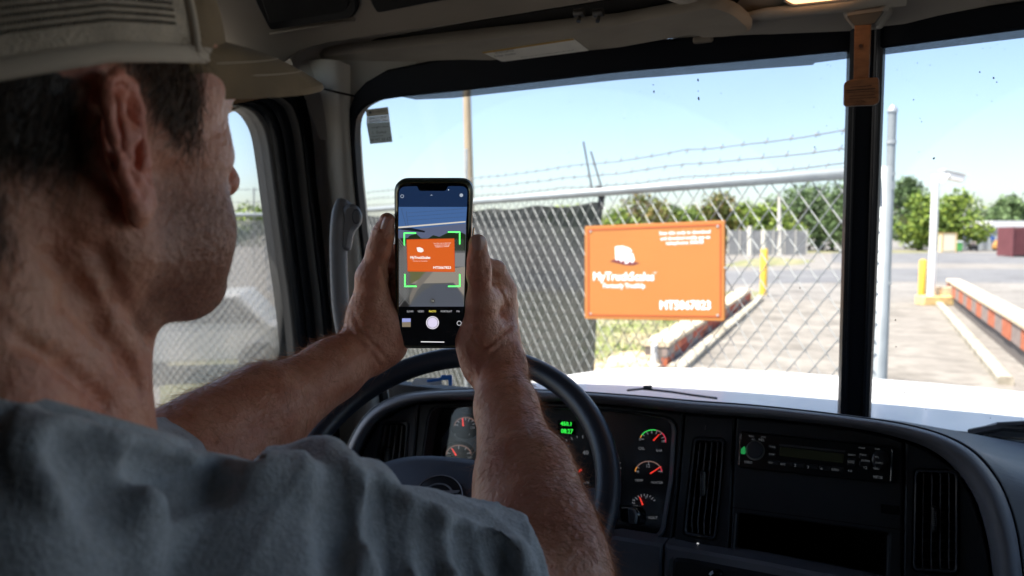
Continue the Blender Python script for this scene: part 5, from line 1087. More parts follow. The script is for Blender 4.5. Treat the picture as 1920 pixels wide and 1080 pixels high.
mb = MB(); mb.add(disc(811, 564, 4.8, 9, 20), [tuple(range(20))]); zo = mb.build('zoom_button', emat('screen_black', (.006, .006, .006), .50), ph)
mb = MB(); text_px(mb, '1x', 811, 564, 3.6, PH, .00172); mb.build('zoom_text', emat('screen_text2', (.5, .5, .40), .50), zo)
S_('thumbnail', [(754, 597), (770, 597), (770, 613), (754, 613)], (.22, .25, .50), .9, 3); S_('thumbnail_ground', [(754, 604), (770, 603.5), (770, 613), (754, 613)], (.16, .13, .09), .9, 4)
S_('home_bar', [(789, 640), (833, 640.6), (833, 642.2), (789, 641.6)], (.6, .6, .6), .9, 3)
mb = MB(); mb.loft([disc(754, 368, 3.3, 3, 14), disc(754, 368, 2.4, 3, 14)], closed=True); mb.build('flash_icon', emat('screen_icon', (.28, .32, .38), .50), ph)
mb = MB(); mb.add(disc(865, 366, 3.3, 3, 14), [tuple(range(14))]); mb.build('live_icon', emat('screen_icon', (.28, .32, .38), .50), ph)
mb = MB(); mb.add([PH.at(809 + a, 366 + b_, .0013) for a, b_ in ((-2.5, 1), (0, -1.5), (2.5, 1), (0, .2))], [(0, 1, 2, 3)]); mb.build('chevron_icon', emat('screen_icon', (.28, .32, .38), .50), ph)
mb = MB(); mb.add(disc(841, 356, 1.0, 3, 10), [tuple(range(10))]); mb.build('sensor_dot', emat('screen_dot', (.5, .55, .6), .50), ph)

# ================================================================== THE DRIVER
# one implicit body, sampled on a grid that is finer at the ear and the hands, and skinned as one surface
class Field:
    def __init__(s, ax): s.ax = ax; s.F = np.full([len(a) for a in ax], .06, np.float32)
    def win(s, lo, hi, pad):
        sl = []; g = []
        for i in range(3):
            a = np.searchsorted(s.ax[i], lo[i] - pad); b_ = np.searchsorted(s.ax[i], hi[i] + pad); sl.append(slice(a, b_)); g.append(s.ax[i][a:b_])
        return tuple(sl), np.meshgrid(*g, indexing='ij', sparse=True)
    def apply(s, fn, lo, hi, k, op='add'):
        pad = k + .016; sl, g = s.win(lo, hi, pad); F = s.F[sl]
        if F.size == 0: return
        d = fn(*g).astype(np.float32)
        if op == 'add': h = np.clip(.5 + .5 * (F - d) / k, 0, 1); s.F[sl] = F * (1 - h) + d * h - k * h * (1 - h)
        elif op == 'cut': d = -d; h = np.clip(.5 - .5 * (F - d) / k, 0, 1); s.F[sl] = F * (1 - h) + d * h + k * h * (1 - h)
    def cone(s, a, b_, ra, rb, k=.01, op='add', fl=None):
        """rounded limb segment; fl=(axis, factor) flattens it along an axis"""
        a, b_ = np.array(a, float), np.array(b_, float); ba = b_ - a; L2 = max(ba @ ba, 1e-12); r = max(ra, rb); lo, hi = np.minimum(a, b_) - r * 1.3, np.maximum(a, b_) + r * 1.3
        def fn(X_, Y_, Z_):
            px, py, pz = X_ - a[0], Y_ - a[1], Z_ - a[2]; t = np.clip((px * ba[0] + py * ba[1] + pz * ba[2]) / L2, 0, 1)
            qx, qy, qz = px - t * ba[0], py - t * ba[1], pz - t * ba[2]
            if fl is not None:
                ax_, f = fl; q = qx * ax_[0] + qy * ax_[1] + qz * ax_[2]; e = q * (f - 1); qx, qy, qz = qx + ax_[0] * e, qy + ax_[1] * e, qz + ax_[2] * e
            return np.sqrt(qx * qx + qy * qy + qz * qz) - (ra + (rb - ra) * t)
        s.apply(fn, lo, hi, k, op)
    def ell(s, c, rad, M=None, k=.01, op='add'):
        c = np.array(c, float); M = np.eye(3) if M is None else np.array(M, float); r = max(rad)
        def fn(X_, Y_, Z_):
            px, py, pz = X_ - c[0], Y_ - c[1], Z_ - c[2]; q = [(px * M[i][0] + py * M[i][1] + pz * M[i][2]) for i in range(3)]
            k0 = np.sqrt(sum((q[i] / rad[i]) ** 2 for i in range(3))); k1 = np.sqrt(sum((q[i] / rad[i] ** 2) ** 2 for i in range(3)))
            return k0 * (k0 - 1) / np.maximum(k1, 1e-6)
        e = np.abs(M.T) @ np.array(rad)
        s.apply(fn, c - e, c + e, k, op)
    def chain(s, pts, rads, k=.01, op='add', fl=None):
        for i in range(len(pts) - 1): s.cone(pts[i], pts[i + 1], rads[i], rads[i + 1], k, op, fl)
    def mesh(s):
        F = s.F; neg = F < 0; nx, ny, nz = F.shape
        c = np.zeros((nx - 1, ny - 1, nz - 1), np.uint8)
        for i in (0, 1):
            for j in (0, 1):
                for k in (0, 1): c += neg[i:nx - 1 + i, j:ny - 1 + j, k:nz - 1 + k]
        idx = np.argwhere((c > 0) & (c < 8)); vid = np.full(c.shape, -1, np.int32); vid[tuple(idx.T)] = np.arange(len(idx))
        P8 = np.zeros((len(idx), 3)); W8 = np.zeros(len(idx)); ax = s.ax; I, J, K = idx.T
        corners = [(i, j, k) for i in (0, 1) for j in (0, 1) for k in (0, 1)]
        pos = lambda q: np.stack([ax[0][I + q[0]], ax[1][J + q[1]], ax[2][K + q[2]]], -1); val = lambda q: F[I + q[0], J + q[1], K + q[2]]
        for a in corners:
            for d in range(3):
                if a[d]: continue
                b_ = list(a); b_[d] = 1; va, vb = val(a), val(b_); m_ = (va < 0) != (vb < 0)
                t = np.where(m_, va / np.where(m_, va - vb, 1), 0); p = pos(a) + (pos(b_) - pos(a)) * t[:, None]; P8 += p * m_[:, None]; W8 += m_
        V = P8 / W8[:, None]; faces = []
        for d in range(3):
            sl0 = [slice(None)] * 3; sl1 = [slice(None)] * 3; sl0[d] = slice(0, -1); sl1[d] = slice(1, None)
            A, B = neg[tuple(sl0)], neg[tuple(sl1)]; e = np.argwhere(A != B); o1, o2 = [(1, 2), (2, 0), (0, 1)][d]
            ok = (e[:, o1] > 0) & (e[:, o2] > 0) & (e[:, o1] < F.shape[o1] - 1) & (e[:, o2] < F.shape[o2] - 1); e = e[ok]; fl = A[tuple(e.T)]
            def g(d1, d2): q = e.copy(); q[:, o1] -= d1; q[:, o2] -= d2; return vid[tuple(q.T)]
            q = np.stack([g(1, 1), g(0, 1), g(0, 0), g(1, 0)], -1); q[~fl] = q[~fl][:, ::-1]; faces.append(q)
        return V, np.concatenate(faces)
def laplace(V, Fc, it=2, lam=.5):
    n = len(V); e = np.concatenate([Fc[:, [0, 1]], Fc[:, [1, 2]], Fc[:, [2, 3]], Fc[:, [3, 0]]]); a = np.concatenate([e[:, 0], e[:, 1]]); b_ = np.concatenate([e[:, 1], e[:, 0]]); cnt = np.maximum(np.bincount(a, minlength=n), 1)[:, None]
    for _ in range(it):
        s_ = np.stack([np.bincount(a, weights=V[b_, i], minlength=n) for i in range(3)], -1); V = V + lam * (s_ / cnt - V)
    return V
def make_mesh(name, V, Fc, m, parent):
    me = bpy.data.meshes.new(name); me.vertices.add(len(V)); me.vertices.foreach_set('co', V.astype(np.float32).ravel()); me.loops.add(Fc.size); me.loops.foreach_set('vertex_index', Fc.astype(np.int32).ravel())
    me.polygons.add(len(Fc)); me.polygons.foreach_set('loop_start', np.arange(len(Fc), dtype=np.int32) * Fc.shape[1]); me.update(calc_edges=True); me.validate()
    me.polygons.foreach_set('use_smooth', np.ones(len(me.polygons), bool)); me.materials.append(m)
    o = bpy.data.objects.new(name, me); COL.objects.link(o)
    if parent is not None: o.parent = parent; o.matrix_parent_inverse = world_of(parent).inverted()
    return o
def axis(lo, hi, base, fine):
    """grid coordinates, spacing base, refined to (centre, half width, spacing)"""
    out = [lo]
    while out[-1] < hi:
        x = out[-1]; h = base
        for c_, hw, sp_f in fine:
            e = max(0, abs(x - c_) - hw); h = min(h, sp_f + e * .25)
        out.append(x + h)
    return np.array(out)
# ---- key points
TILT = math.radians(2.5); FAZ = math.radians(31)                     # where the face looks, from the camera's own heading
hor = Vector((AX.x, AX.y, 0)).normalized(); hr = Vector((RT.x, RT.y, 0))
fw = hor * math.cos(FAZ) + hr * math.sin(FAZ); hs = hr * math.cos(FAZ) - hor * math.sin(FAZ)
hf = fw * math.cos(TILT) + Vector((0, 0, 1)) * math.sin(TILT); hu = hs.cross(hf).normalized()
ear = P(240, 268, .345); HO = ear - hs * .076 + hu * .002
def h(f, s_, u): return HO + hf * (f / 1000) + hs * (s_ / 1000) + hu * (u / 1000)
HM = [list(hf), list(hs), list(hu)]
wrR, elR, shR = P(934, 694, .745), P(1028, 1130, .52), P(430, 1062, .41)
wrL, elL = P(694, 648, .745), P(300, 905, .585)
neck = h(-28, 0, -150); mid = neck + Vector((0, 0, 0))
shL = neck + (neck - shR) * .9; shL.z = shR.z; shL.y = neck.y + .06
allp = [h(0, 0, 140), h(-110, 0, 0), h(130, 0, 0), h(0, 80, 0), h(0, -80, 0), wrR, elR, shR, wrL, elL, shL, P(890, 430, .68), P(720, 400, .68), P(812, 500, .80), neck + Vector((0, -.16, -.5))]
lo = [min(p[i] for p in allp) - .075 for i in range(3)]; hi = [max(p[i] for p in allp) + .075 for i in range(3)]
hc = [(wrR + Vector((-.02, .03, .06)))[i] for i in range(3)]
hl = [(wrL + Vector((.02, .02, .06)))[i] for i in range(3)]
fx = [[(ear[i], .026 if i < 2 else .042, .0011), ((hc[i] + hl[i]) / 2, abs(hc[i] - hl[i]) / 2 + (.05 if i < 2 else .10), .0019)] for i in range(3)]
B = Field([axis(lo[i], hi[i], .0030, fx[i]) for i in range(3)])
# ---- head
E_, C_ = B.ell, B.cone
E_(h(-12, 0, 42), (.098, .076, .084), HM, .01); E_(h(-35, 0, 20), (.070, .068, .075), HM, .02)
E_(h(42, 0, 24), (.061, .063, .062), HM, .02)                        # forehead and eyes
E_(h(30, 0, -30), (.056, .052, .062), HM, .02)                       # middle of the face
for s_ in (-1, 1):
    C_(h(4, s_ * 52, -52), h(66, s_ * 18, -82), .017, .016, .018)     # jaw line
    C_(h(0, s_ * 60, -8), h(6, s_ * 54, -52), .014, .016, .02)         # ramus
    E_(h(56, s_ * 44, -4), (.024, .018, .014), HM, .014)              # cheek bone
    C_(h(20, s_ * 64, 0), h(52, s_ * 52, -2), .008, .010, .012)       # zygomatic arch
    E_(h(44, s_ * 50, -40), (.032, .016, .032), HM, .014); E_(h(60, s_ * 34, -58), (.022, .018, .026), HM, .014)             # cheek
    C_(h(94, s_ * 8, 40), h(84, s_ * 44, 42), .010, .010, .010)       # brow ridge
    E_(h(81, s_ * 32, 20), (.016, .017, .011), HM, .006, 'cut')        # eye socket
    E_(h(68, s_ * 32, 21), (.0145, .0145, .0125), HM, .004)           # eye ball and lids
    C_(h(80, s_ * 18, 26), h(78, s_ * 46, 25), .0042, .004, .004)     # upper lid fold
    E_(h(94, s_ * 13, -20), (.010, .008, .008), HM, .005)             # nostril wing
    E_(h(36, s_ * 62, 40), (.030, .010, .030), HM, .012)              # temple
C_(h(90, 0, 22), h(112, 0, -14), .0075, .0090, .008); C_(h(108, 0, -17), h(96, 0, -24), .0085, .008, .006)
E_(h(80, 0, -42), (.018, .028, .018), HM, .012); C_(h(92, -14, -41), h(92, 14, -41), .0055, .0055, .004); C_(h(91, -13, -51), h(91, 13, -51), .0058, .0058, .004)
C_(h(97, -20, -46), h(97, 20, -46), .0018, .0018, .002, 'cut')
E_(h(82, 0, -80), (.018, .022, .018), HM, .014); E_(h(50, 0, -72), (.040, .034, .020), HM, .018)
# neck, with the cords that show under the jaw
nb = neck
B.cone(h(-26, 0, -20), nb + Vector((0, -.01, -.02)), .061, .065, .02); B.cone(h(8, 0, -70), nb + hf * .018 + Vector((0, 0, -.01)), .038, .050, .02)
for s_ in (-1, 1):
    B.cone(h(-14, s_ * 60, -28), nb + hf * .052 + hs * (s_ * .022) + Vector((0, 0, -.03)), .011, .010, .012)
    B.cone(h(-50, s_ * 34, -30), nb - hf * .03 + hs * (s_ * .07) + Vector((0, 0, -.03)), .020, .026, .02)
    for q, (u0, u1) in enumerate(((-78, -120), (-98, -138), (-112, -150))):
        B.cone(h(-2 + 8 * q, s_ * 66, u0), h(40 - 4 * q, s_ * 56, u1 + 8), .0013, .0013, .004, 'cut')
# ---- ear (both, the near one fully shaped)
for s_ in (-1, 1):
    fa_ = math.radians(24); ea = hf * math.cos(fa_) - hs * (s_ * math.sin(fa_)); eo = hs * (s_ * math.cos(fa_)) + hf * math.sin(fa_); eu = (hu * .985 - hf * .17).normalized(); ec_ = h(-5, s_ * 77, -4)
    e_ = lambda a, b_, o_=0: ec_ + ea * (a * .84 / 1000) + eu * (b_ * (.90 if b_ > 0 else 1.04) / 1000) + eo * (o_ / 1000)
    EM = [list(ea), list(eu), list(eo)]
    B.ell(e_(-3, 5, 4.5), (.0140, .028, .0032), EM, .004)
    B.cone(e_(2, -2, -3), e_(-3, 3, 4), .012, .010, .006)
    B.chain([e_(8, -1, 3), e_(12, 9, 5), e_(14, 20, 6), e_(9, 31, 7.5), e_(-2, 35, 8.5), e_(-13, 30, 9.5), e_(-19, 18, 10), e_(-20, 4, 9.5), e_(-17, -10, 8), e_(-12, -21, 6.5), e_(-6, -29, 5)], [.0026, .0028, .0030, .0031, .0031, .0031, .0030, .0028, .0026, .0028, .0034], .0022)
    B.chain([e_(3, 27, 6), e_(-7, 20, 8), e_(-11, 8, 8.5), e_(-10, -5, 8), e_(-5, -14, 7), e_(3, -18, 6)], [.0020, .0026, .0030, .0030, .0028, .0026], .003)
    B.ell(e_(-1, -27, 3.5), (.0085, .0105, .0045), EM, .005)
    B.ell(e_(-15, 12, 8.5), (.0026, .019, .0032), EM, .0025, 'cut'); B.ell(e_(-1, -2, 6), (.0075, .0105, .0070), EM, .003, 'cut'); B.ell(e_(3, 14, 7), (.0050, .009, .0040), EM, .003, 'cut'); B.ell(e_(4, -3, 0), (.004, .005, .009), EM, .002, 'cut')
    B.cone(e_(9, -1, 4), e_(9, -8, 4.5), .0036, .0036, .004); B.cone(e_(12, -14, 1), e_(8, -26, 2), .004, .004, .006)
# ---- torso under the shirt
tz = neck.z; sc = (shR + shL) / 2
B.cone(neck + Vector((0, -.02, -.075)), shR, .050, .046, .03); B.cone(neck + Vector((0, -.02, -.075)), shL, .050, .046, .03)
B.cone(sc + Vector((0, -.01, -.10)), sc + Vector((0, -.05, -.34)), .135, .13, .05); B.cone(sc + Vector((.08, .0, -.10)), sc + Vector((.06, -.03, -.34)), .11, .11, .04); B.cone(sc + Vector((-.08, .0, -.10)), sc + Vector((-.06, -.03, -.34)), .11, .11, .04)
# ---- arms
av = Vector((.3, .5, .8)).normalized()
def arm(sh, el, wr, sg, hv):
    B.cone(sh, el, .044, .041, .02); B.cone(sh.lerp(el, .25), sh.lerp(el, .7), .045, .040, .02)
    ax_ = (wr - el).normalized(); side = ax_.cross(hv).normalized()
    B.cone(el, el.lerp(wr, .18), .042, .0445, .012); B.cone(el.lerp(wr, .12), el.lerp(wr, .42), .0440, .0385, .02); B.cone(el.lerp(wr, .42), el.lerp(wr, .78), .0385, .0285, .015)
    B.cone(el.lerp(wr, .78), wr, .0285, .0255, .012, fl=(tuple(hv), 1.12))
    B.cone(el.lerp(wr, .05) + side * .012 * sg, el.lerp(wr, .45) + side * .014 * sg, .034, .028, .02)
    B.cone(el + side * -.012 * sg, el.lerp(wr, .3) - side * .014 * sg, .036, .030, .02)
arm(shR, elR, wrR, 1, pn_); arm(shL, elL, wrL, -1, pn_)
C_(elR + Vector((.012, -.01, -.012)), elR.lerp(shR, .06) + Vector((.015, -.012, -.01)), .030, .030, .015)
# ---- hands: palm, four curled fingers behind the phone and a thumb along its edge
bk_ = lambda px, py, d: PH.at(px, py, -d)
def finger(pts, rads, k=.0035): B.chain(pts, rads, k)
# right hand
cm = P(902, 628, .737)
B.cone(wrR, P(930, 640, .752), .0262, .024, .012); B.cone(wrR + Vector((0, 0, .005)), P(905, 652, .742), .024, .021, .014)
for (px, py, z) in ((945, 548, .770), (948, 575, .782), (946, 602, .790), (938, 630, .792)): B.cone(P(930, 672, .757), P(px, py, z), .018, .0125, .012)
B.cone(P(903, 678, .742), cm, .0170, .0205, .014); B.cone(cm, P(902, 566, .722), .0195, .0140, .010); B.cone(P(880, 640, .742), P(893, 690, .750), .012, .011, .012)
B.chain([P(902, 566, .722), P(898, 515, .708), P(897, 490, .704), P(896, 456, .700)], [.0140, .0102, .0098, .0088], .006)       # thumb
B.cone(P(898, 514, .706), P(899, 508, .705), .0108, .0108, .005)
B.cone(P(915, 560, .735), P(940, 550, .762), .0135, .0125, .010)                                # web to the index knuckle
for q, (mp, y0, y1, r_) in enumerate(((P(947, 540, .765), 492, 486, .0088), (P(950, 572, .780), 520, 514, .0088), (P(948, 602, .790), 548, 544, .0084), (P(940, 632, .792), 578, 574, .0074))):
    finger([mp, bk_(930 - q * 2, y0 + 14, .040 - q * .001), bk_(893, y0, .026), bk_(862, y1, .0215)], [.0112, r_ * 1.1, r_, r_ * .92])
# left hand
cl_ = P(698, 592, .738)
B.cone(wrL, P(702, 610, .752), .0262, .024, .012); B.cone(wrL, P(722, 640, .748), .023, .019, .014)
for (px, py, z) in ((690, 528, .770), (694, 552, .780), (700, 580, .788), (708, 608, .790)): B.cone(P(700, 640, .757), P(px, py, z), .018, .0120, .012)
B.cone(P(700, 640, .745), cl_, .0200, .0235, .014); B.cone(cl_, P(697, 520, .722), .0225, .0150, .010); B.cone(P(722, 600, .742), P(734, 648, .748), .016, .0125, .014)
B.chain([P(697, 520, .722), P(710, 470, .712), P(718, 440, .706), P(726, 413, .702)], [.0150, .0105, .0098, .0074], .006)
B.cone(P(712, 465, .710), P(714, 458, .709), .0108, .0106, .005)
B.cone(P(708, 545, .735), P(700, 530, .762), .013, .012, .010)
for q, (mp, y0, y1, r_) in enumerate(((P(700, 508, .764), 476, 470, .0088), (P(702, 545, .778), 505, 500, .0088), (P(706, 578, .788), 534, 530, .0084), (P(714, 608, .790), 562, 560, .0074))):
    finger([mp, bk_(706 + q * 2, y0 + 14, .038 - q * .001), bk_(736, y0, .026), bk_(768, y1, .0215)], [.0112, r_ * 1.1, r_, r_ * .92])
# creases: wrists, thumb joints, thumb nail beds
def crease(pts, w_=.0011, k=.0025, z=None): B.chain([P(*p) for p in pts], [w_] * len(pts), k, 'cut')
def on_skin(px, py, z0=.60, z1=.80):
    """first hit of the surveyed line of sight with the body, so that marks lie on the skin"""
    zs = np.linspace(z0, z1, 200); pts = np.array([P(px, py, z) for z in zs]); ix = [np.clip(np.searchsorted(B.ax[i], pts[:, i]), 0, len(B.ax[i]) - 1) for i in range(3)]
    v = B.F[tuple(ix)]; j = np.argmax(v < 0.0003); return Vector(pts[j]) if v[j] < .0003 else None
def skin_line(pts, w_, k, z0=.60, z1=.80, op='cut'):
    q = [on_skin(a, b_, z0, z1) for a, b_ in pts]; q = [a for a in q if a is not None]
    if len(q) > 1: B.chain(q, [w_] * len(q), k, op)
for ln_ in ([(874, 600), (890, 640), (900, 655), (925, 640)], [(882, 662), (905, 655), (935, 632), (958, 612)], [(896, 712), (898, 690), (912, 668), (940, 648)], [(884, 505), (899, 509), (912, 505)], [(885, 514), (899, 517), (911, 513)], [(930, 520), (938, 545), (948, 562)], [(944, 560), (952, 575)]): skin_line(ln_, .0011, .0028)
for ln_ in ([(648, 600), (670, 640), (695, 662), (716, 690)], [(660, 585), (676, 622), (704, 650), (722, 672)], [(715, 500), (730, 540), (738, 560)], [(702, 452), (712, 458), (722, 456)], [(690, 500), (704, 498)]): skin_line(ln_, .0011, .0030)
# folds of the neck
for ln_ in ([(120, 560), (180, 620), (235, 680), (262, 730)], [(40, 640), (120, 690), (200, 760)], [(185, 470), (225, 560), (280, 640)], [(90, 480), (140, 540), (190, 590)]): skin_line(ln_, .0015, .008, .25, .50)
Vb, Fb = B.mesh(); Vb = laplace(Vb, Fb, 2, .45)
# skin material: tone, blotches, stubble, redder ears and knuckles, all from fixed body regions
m = bpy.data.materials.new('skin'); m.use_nodes = True; N, L = m.node_tree.nodes, m.node_tree.links; b = N['Principled BSDF']
tc = N.new('ShaderNodeTexCoord'); O_ = tc.outputs['Object']
def noise(sc_, det=5, st=None):
    n = N.new('ShaderNodeTexNoise'); n.inputs['Scale'].default_value = sc_; n.inputs['Detail'].default_value = det; L.new(O_, n.inputs[0]); return n.outputs[0]
def ramp(src, a, b_, ca, cb):
    r = N.new('ShaderNodeValToRGB'); r.color_ramp.elements[0].position = a; r.color_ramp.elements[1].position = b_; r.color_ramp.elements[0].color = (*ca, 1); r.color_ramp.elements[1].color = (*cb, 1); L.new(src, r.inputs[0]); return r.outputs[0]
def mixc(f, a, b_, bl='MIX'):
    x = N.new('ShaderNodeMixRGB'); x.blend_type = bl
    for i, q in enumerate((f, a, b_)):
        if hasattr(q, 'links'): L.new(q, x.inputs[i])
        elif isinstance(q, tuple): x.inputs[i].default_value = (*q, 1)
        else: x.inputs[i].default_value = q
    return x.outputs[0]
base = ramp(noise(38, 6), .33, .68, (.64, .262, .155), (.82, .435, .29))
base = mixc(ramp(noise(11, 3), .42, .70, (0, 0, 0), (.55, .55, .55)), base, (.50, .20, .135))
at = N.new('ShaderNodeAttribute'); at.attribute_name = 'region'; sepa = N.new('ShaderNodeSeparateColor'); L.new(at.outputs['Color'], sepa.inputs[0])
base = mixc(sepa.outputs[0], base, mixc(.55, base, (.60, .16, .11)))
st_ = mixc(ramp(noise(900, 2), .40, .60, (0, 0, 0), (1, 1, 1)), (.19, .085, .055), (.40, .19, .125))
fs = N.new('ShaderNodeMath'); fs.operation = 'MULTIPLY'; fs.inputs[1].default_value = .72; L.new(sepa.outputs[1], fs.inputs[0])
base = mixc(fs.outputs[0], base, st_); base = mixc(sepa.outputs[2], base, (.035, .025, .02))
L.new(base, b.inputs['Base Color']); b.inputs['Roughness'].default_value = .42; b.inputs['Subsurface Weight'].default_value = .12; b.inputs['Subsurface Scale'].default_value = .006; b.inputs['Specular IOR Level'].default_value = .45
vo = N.new('ShaderNodeTexVoronoi'); vo.inputs['Scale'].default_value = 520; L.new(O_, vo.inputs[0])
bp = N.new('ShaderNodeBump'); bp.inputs['Strength'].default_value = .9; bp.inputs['Distance'].default_value = .0022; L.new(noise(190, 6), bp.inputs['Height'])
bp2 = N.new('ShaderNodeBump'); bp2.inputs['Strength'].default_value = .3; bp2.inputs['Distance'].default_value = .0005; L.new(vo.outputs['Distance'], bp2.inputs['Height']); L.new(bp.outputs[0], bp2.inputs['Normal']); L.new(bp2.outputs[0], b.inputs['Normal'])
skin = m
man = thing('person', 'driver in grey t-shirt and beige cap holding up a phone over the wheel', 'person', neck + Vector((0, -.08, -.5)))
body = make_mesh('body', Vb, Fb, skin, man)
HN = np.array(HM) * 1000; rel = (Vb - np.array(HO)) @ HN.T; f_, s__, u_ = rel.T
sm = lambda x, a, b_: np.clip((x - a) / (b_ - a), 0, 1) ** 2 * (3 - 2 * np.clip((x - a) / (b_ - a), 0, 1))
onhead = sm(u_, -175, -150) * (np.abs(s__) < 100) * (f_ > -140) * (f_ < 150)
stub = sm(f_, 4, 22) * (1 - sm(u_, -34, -4)) * sm(u_, -112, -92) * onhead * (1 - sm(f_, 92, 108) * sm(u_, -40, -30))
earm = np.clip(1.2 - np.linalg.norm((Vb - np.array(h(-10, 84, 0))) / np.array([.03, .03, .04]), axis=1), 0, 1) * (np.abs(s__) > 76) * 2
hairm = sm(u_, -30, -6) * (1 - sm(f_, -26, -10)) * onhead * (np.abs(s__) < 76); hairm = np.maximum(hairm, .55 * sm(u_, -4, 14) * sm(f_ - (34 - u_) * .65, 6, 16) * (1 - sm(f_, 38, 48)) * onhead * (np.abs(s__) > 40))
hairm = np.maximum(hairm, sm(-f_, 40, 60) * sm(u_, -62, -40) * onhead)
dm = lambda p, r_: np.clip(1 - np.linalg.norm(Vb - np.array(p), axis=1) / r_, 0, 1)
red = np.clip(earm + .6 * dm(wrR, .09) + .4 * dm(P(898, 520, .7), .03) + .5 * sm(f_, 95, 112) * onhead + .45 * onhead * (1 - sm(u_, -120, -85)), 0, 1)
col = np.stack([red, np.clip(stub, 0, 1), np.clip(hairm, 0, 1), np.ones_like(red)], -1).astype(np.float32)
ca = body.data.color_attributes.new('region', 'FLOAT_COLOR', 'POINT'); ca.data.foreach_set('color', col.ravel())

# ---- strands: one generator for scalp hair, stubble and the hair of the arms
tri_n = np.cross(Vb[Fb[:, 2]] - Vb[Fb[:, 0]], Vb[Fb[:, 3]] - Vb[Fb[:, 1]]); area = np.linalg.norm(tri_n, axis=1); tri_n = tri_n / np.maximum(area[:, None], 1e-12); cen = Vb[Fb].mean(1)
def strands(name, weight, n, length, width, flow, m_, lift=.35, curl=.25, seg=3, label=None):
    wgt = weight * area; wgt = wgt / wgt.sum(); ids = rng.choice(len(wgt), n, p=wgt); a, b2 = rng.random((n, 1)), rng.random((n, 1)); q = Fb[ids]
    p = (Vb[q[:, 0]] * (1 - a) + Vb[q[:, 1]] * a) * (1 - b2) + (Vb[q[:, 3]] * (1 - a) + Vb[q[:, 2]] * a) * b2
    nn = tri_n[ids]; d = flow(p) + rng.normal(size=(n, 3)) * curl; d -= nn * (d * nn).sum(1, keepdims=True); d /= np.linalg.norm(d, axis=1, keepdims=True) + 1e-9; d = d + nn * lift * rng.uniform(.4, 1.5, (n, 1)); d /= np.linalg.norm(d, axis=1, keepdims=True)
    L_ = length * rng.uniform(.45, 1.25, (n, 1)); side = np.cross(d, rng.normal(size=(n, 3))); side /= np.linalg.norm(side, axis=1, keepdims=True) + 1e-9; bend = rng.normal(size=(n, 3)) * curl * .6 - nn * lift * .5
    VV = []; w_ = width
    for k in range(seg): t = k / seg; c_ = p + d * L_ * t + bend * L_ * t * t; VV += [c_ - side * w_ * (1 - t * .6), c_ + side * w_ * (1 - t * .6)]
    VV.append(p + d * L_ + bend * L_); V = np.stack(VV, 1); k_ = V.shape[1]; F4 = []
    off = (np.arange(n) * k_)[:, None]
    tris = []
    for k in range(seg - 1): tris += [[2 * k, 2 * k + 1, 2 * k + 3], [2 * k, 2 * k + 3, 2 * k + 2]]
    tris.append([2 * seg - 2, 2 * seg - 1, 2 * seg]); Fc = (off[:, :, None] + np.array(tris)[None]).reshape(-1, 3)
    o = make_mesh(name, V.reshape(-1, 3), Fc, m_, man); tag(o, label, kind='stuff'); return o
hair_m = mat('hair_brown', (.065, .042, .027), .45, var=.4, vscale=150); hair_g = mat('hair_greying', (.15, .10, .07), .45, var=.45, vscale=250); armh = mat('hair_arm', (.50, .24, .11), .4, var=.35, vscale=120)
lastn = len(cen); relc = (cen - np.array(HO)) @ HN.T; fc_, sc_, uc_ = relc.T
onh = (uc_ > -150) & (np.abs(sc_) < 100) & (fc_ > -140) & (fc_ < 150)
down = -np.array(hu); back = -np.array(hf)
fz_ = lambda v: (lambda p: np.tile(np.array(v), (len(p), 1)))
wh = sm(uc_, -30, -4) * (1 - sm(fc_, -24, -14)) * onh * (uc_ < 60) * (np.abs(sc_) < 76) ; wh = np.maximum(wh, sm(-fc_, 40, 60) * sm(uc_, -60, -40) * onh * (uc_ < 60))
strands('hair', wh, 9000, .016, .00016, fz_(down + back * .35), hair_m, .30, .22, label='short dark hair at the back of the head under the cap')
wt = sm(uc_, -6, 12) * sm(fc_ - (34 - uc_) * .65, 2, 14) * (1 - sm(fc_, 38, 52)) * onh * (uc_ < 62) * (np.abs(sc_) > 40)
strands('sideburn', wt, 5200, .015, .00016, fz_(down * .9 + back * .55), hair_g, .35, .35, label='short greying brown hair at the temple between ear and brow')
ws = sm(fc_, 6, 26) * (1 - sm(uc_, -30, -2)) * sm(uc_, -108, -92) * onh
strands('stubble', ws, 9000, .0026, .00009, fz_(down), hair_g, .9, .4, seg=1, label='short stubble on the jaw and cheek')
for (nm, el, wr, cnt, lab) in (('arm_hair', elR, wrR, 9000, 'reddish hair along the right forearm'), ('arm_hair', elL, wrL, 6500, 'fair reddish hair along the left forearm')):
    a, b2 = np.array(el), np.array(wr); ba = b2 - a; t = ((cen - a) @ ba) / (ba @ ba); dd = np.linalg.norm(cen - a - t[:, None] * ba, axis=1); axn = ba / np.linalg.norm(ba); rad = cen - a - t[:, None] * ba; rad /= np.linalg.norm(rad, axis=1, keepdims=True) + 1e-9
    sgn = np.array(RT) * (1 if wr is wrR else -.3) + np.array(UP) * .6; pref = np.clip((rad @ sgn) * .5 + .45, .10, 1)
    wgt = (t > .0) * (t < 1.12) * (dd < .06) * pref * np.where(t > 1.0, .25, 1)
    ou = np.array(RT) * (1 if wr is wrR else -1)
    strands(nm, wgt, int(cnt * .85), .0150, .00009, (lambda p, A=-axn * .55 + ou * .75: np.tile(A, (len(p), 1))), armh, .30, .65, label=lab)
lash = MB(); e0 = h(80, 40, 22)
for i in range(12): q = h(79 - abs(i - 5) * .3, 30 + i * 1.6, 23); lash.tube([q, q + hf * .006 + hs * .0015 + hu * .001, q + hf * .009 + hs * .003 + hu * .003], [.0004, .0003, .0001], 4)
tag(lash.build('eyelash', hair_m, man), kind='stuff')
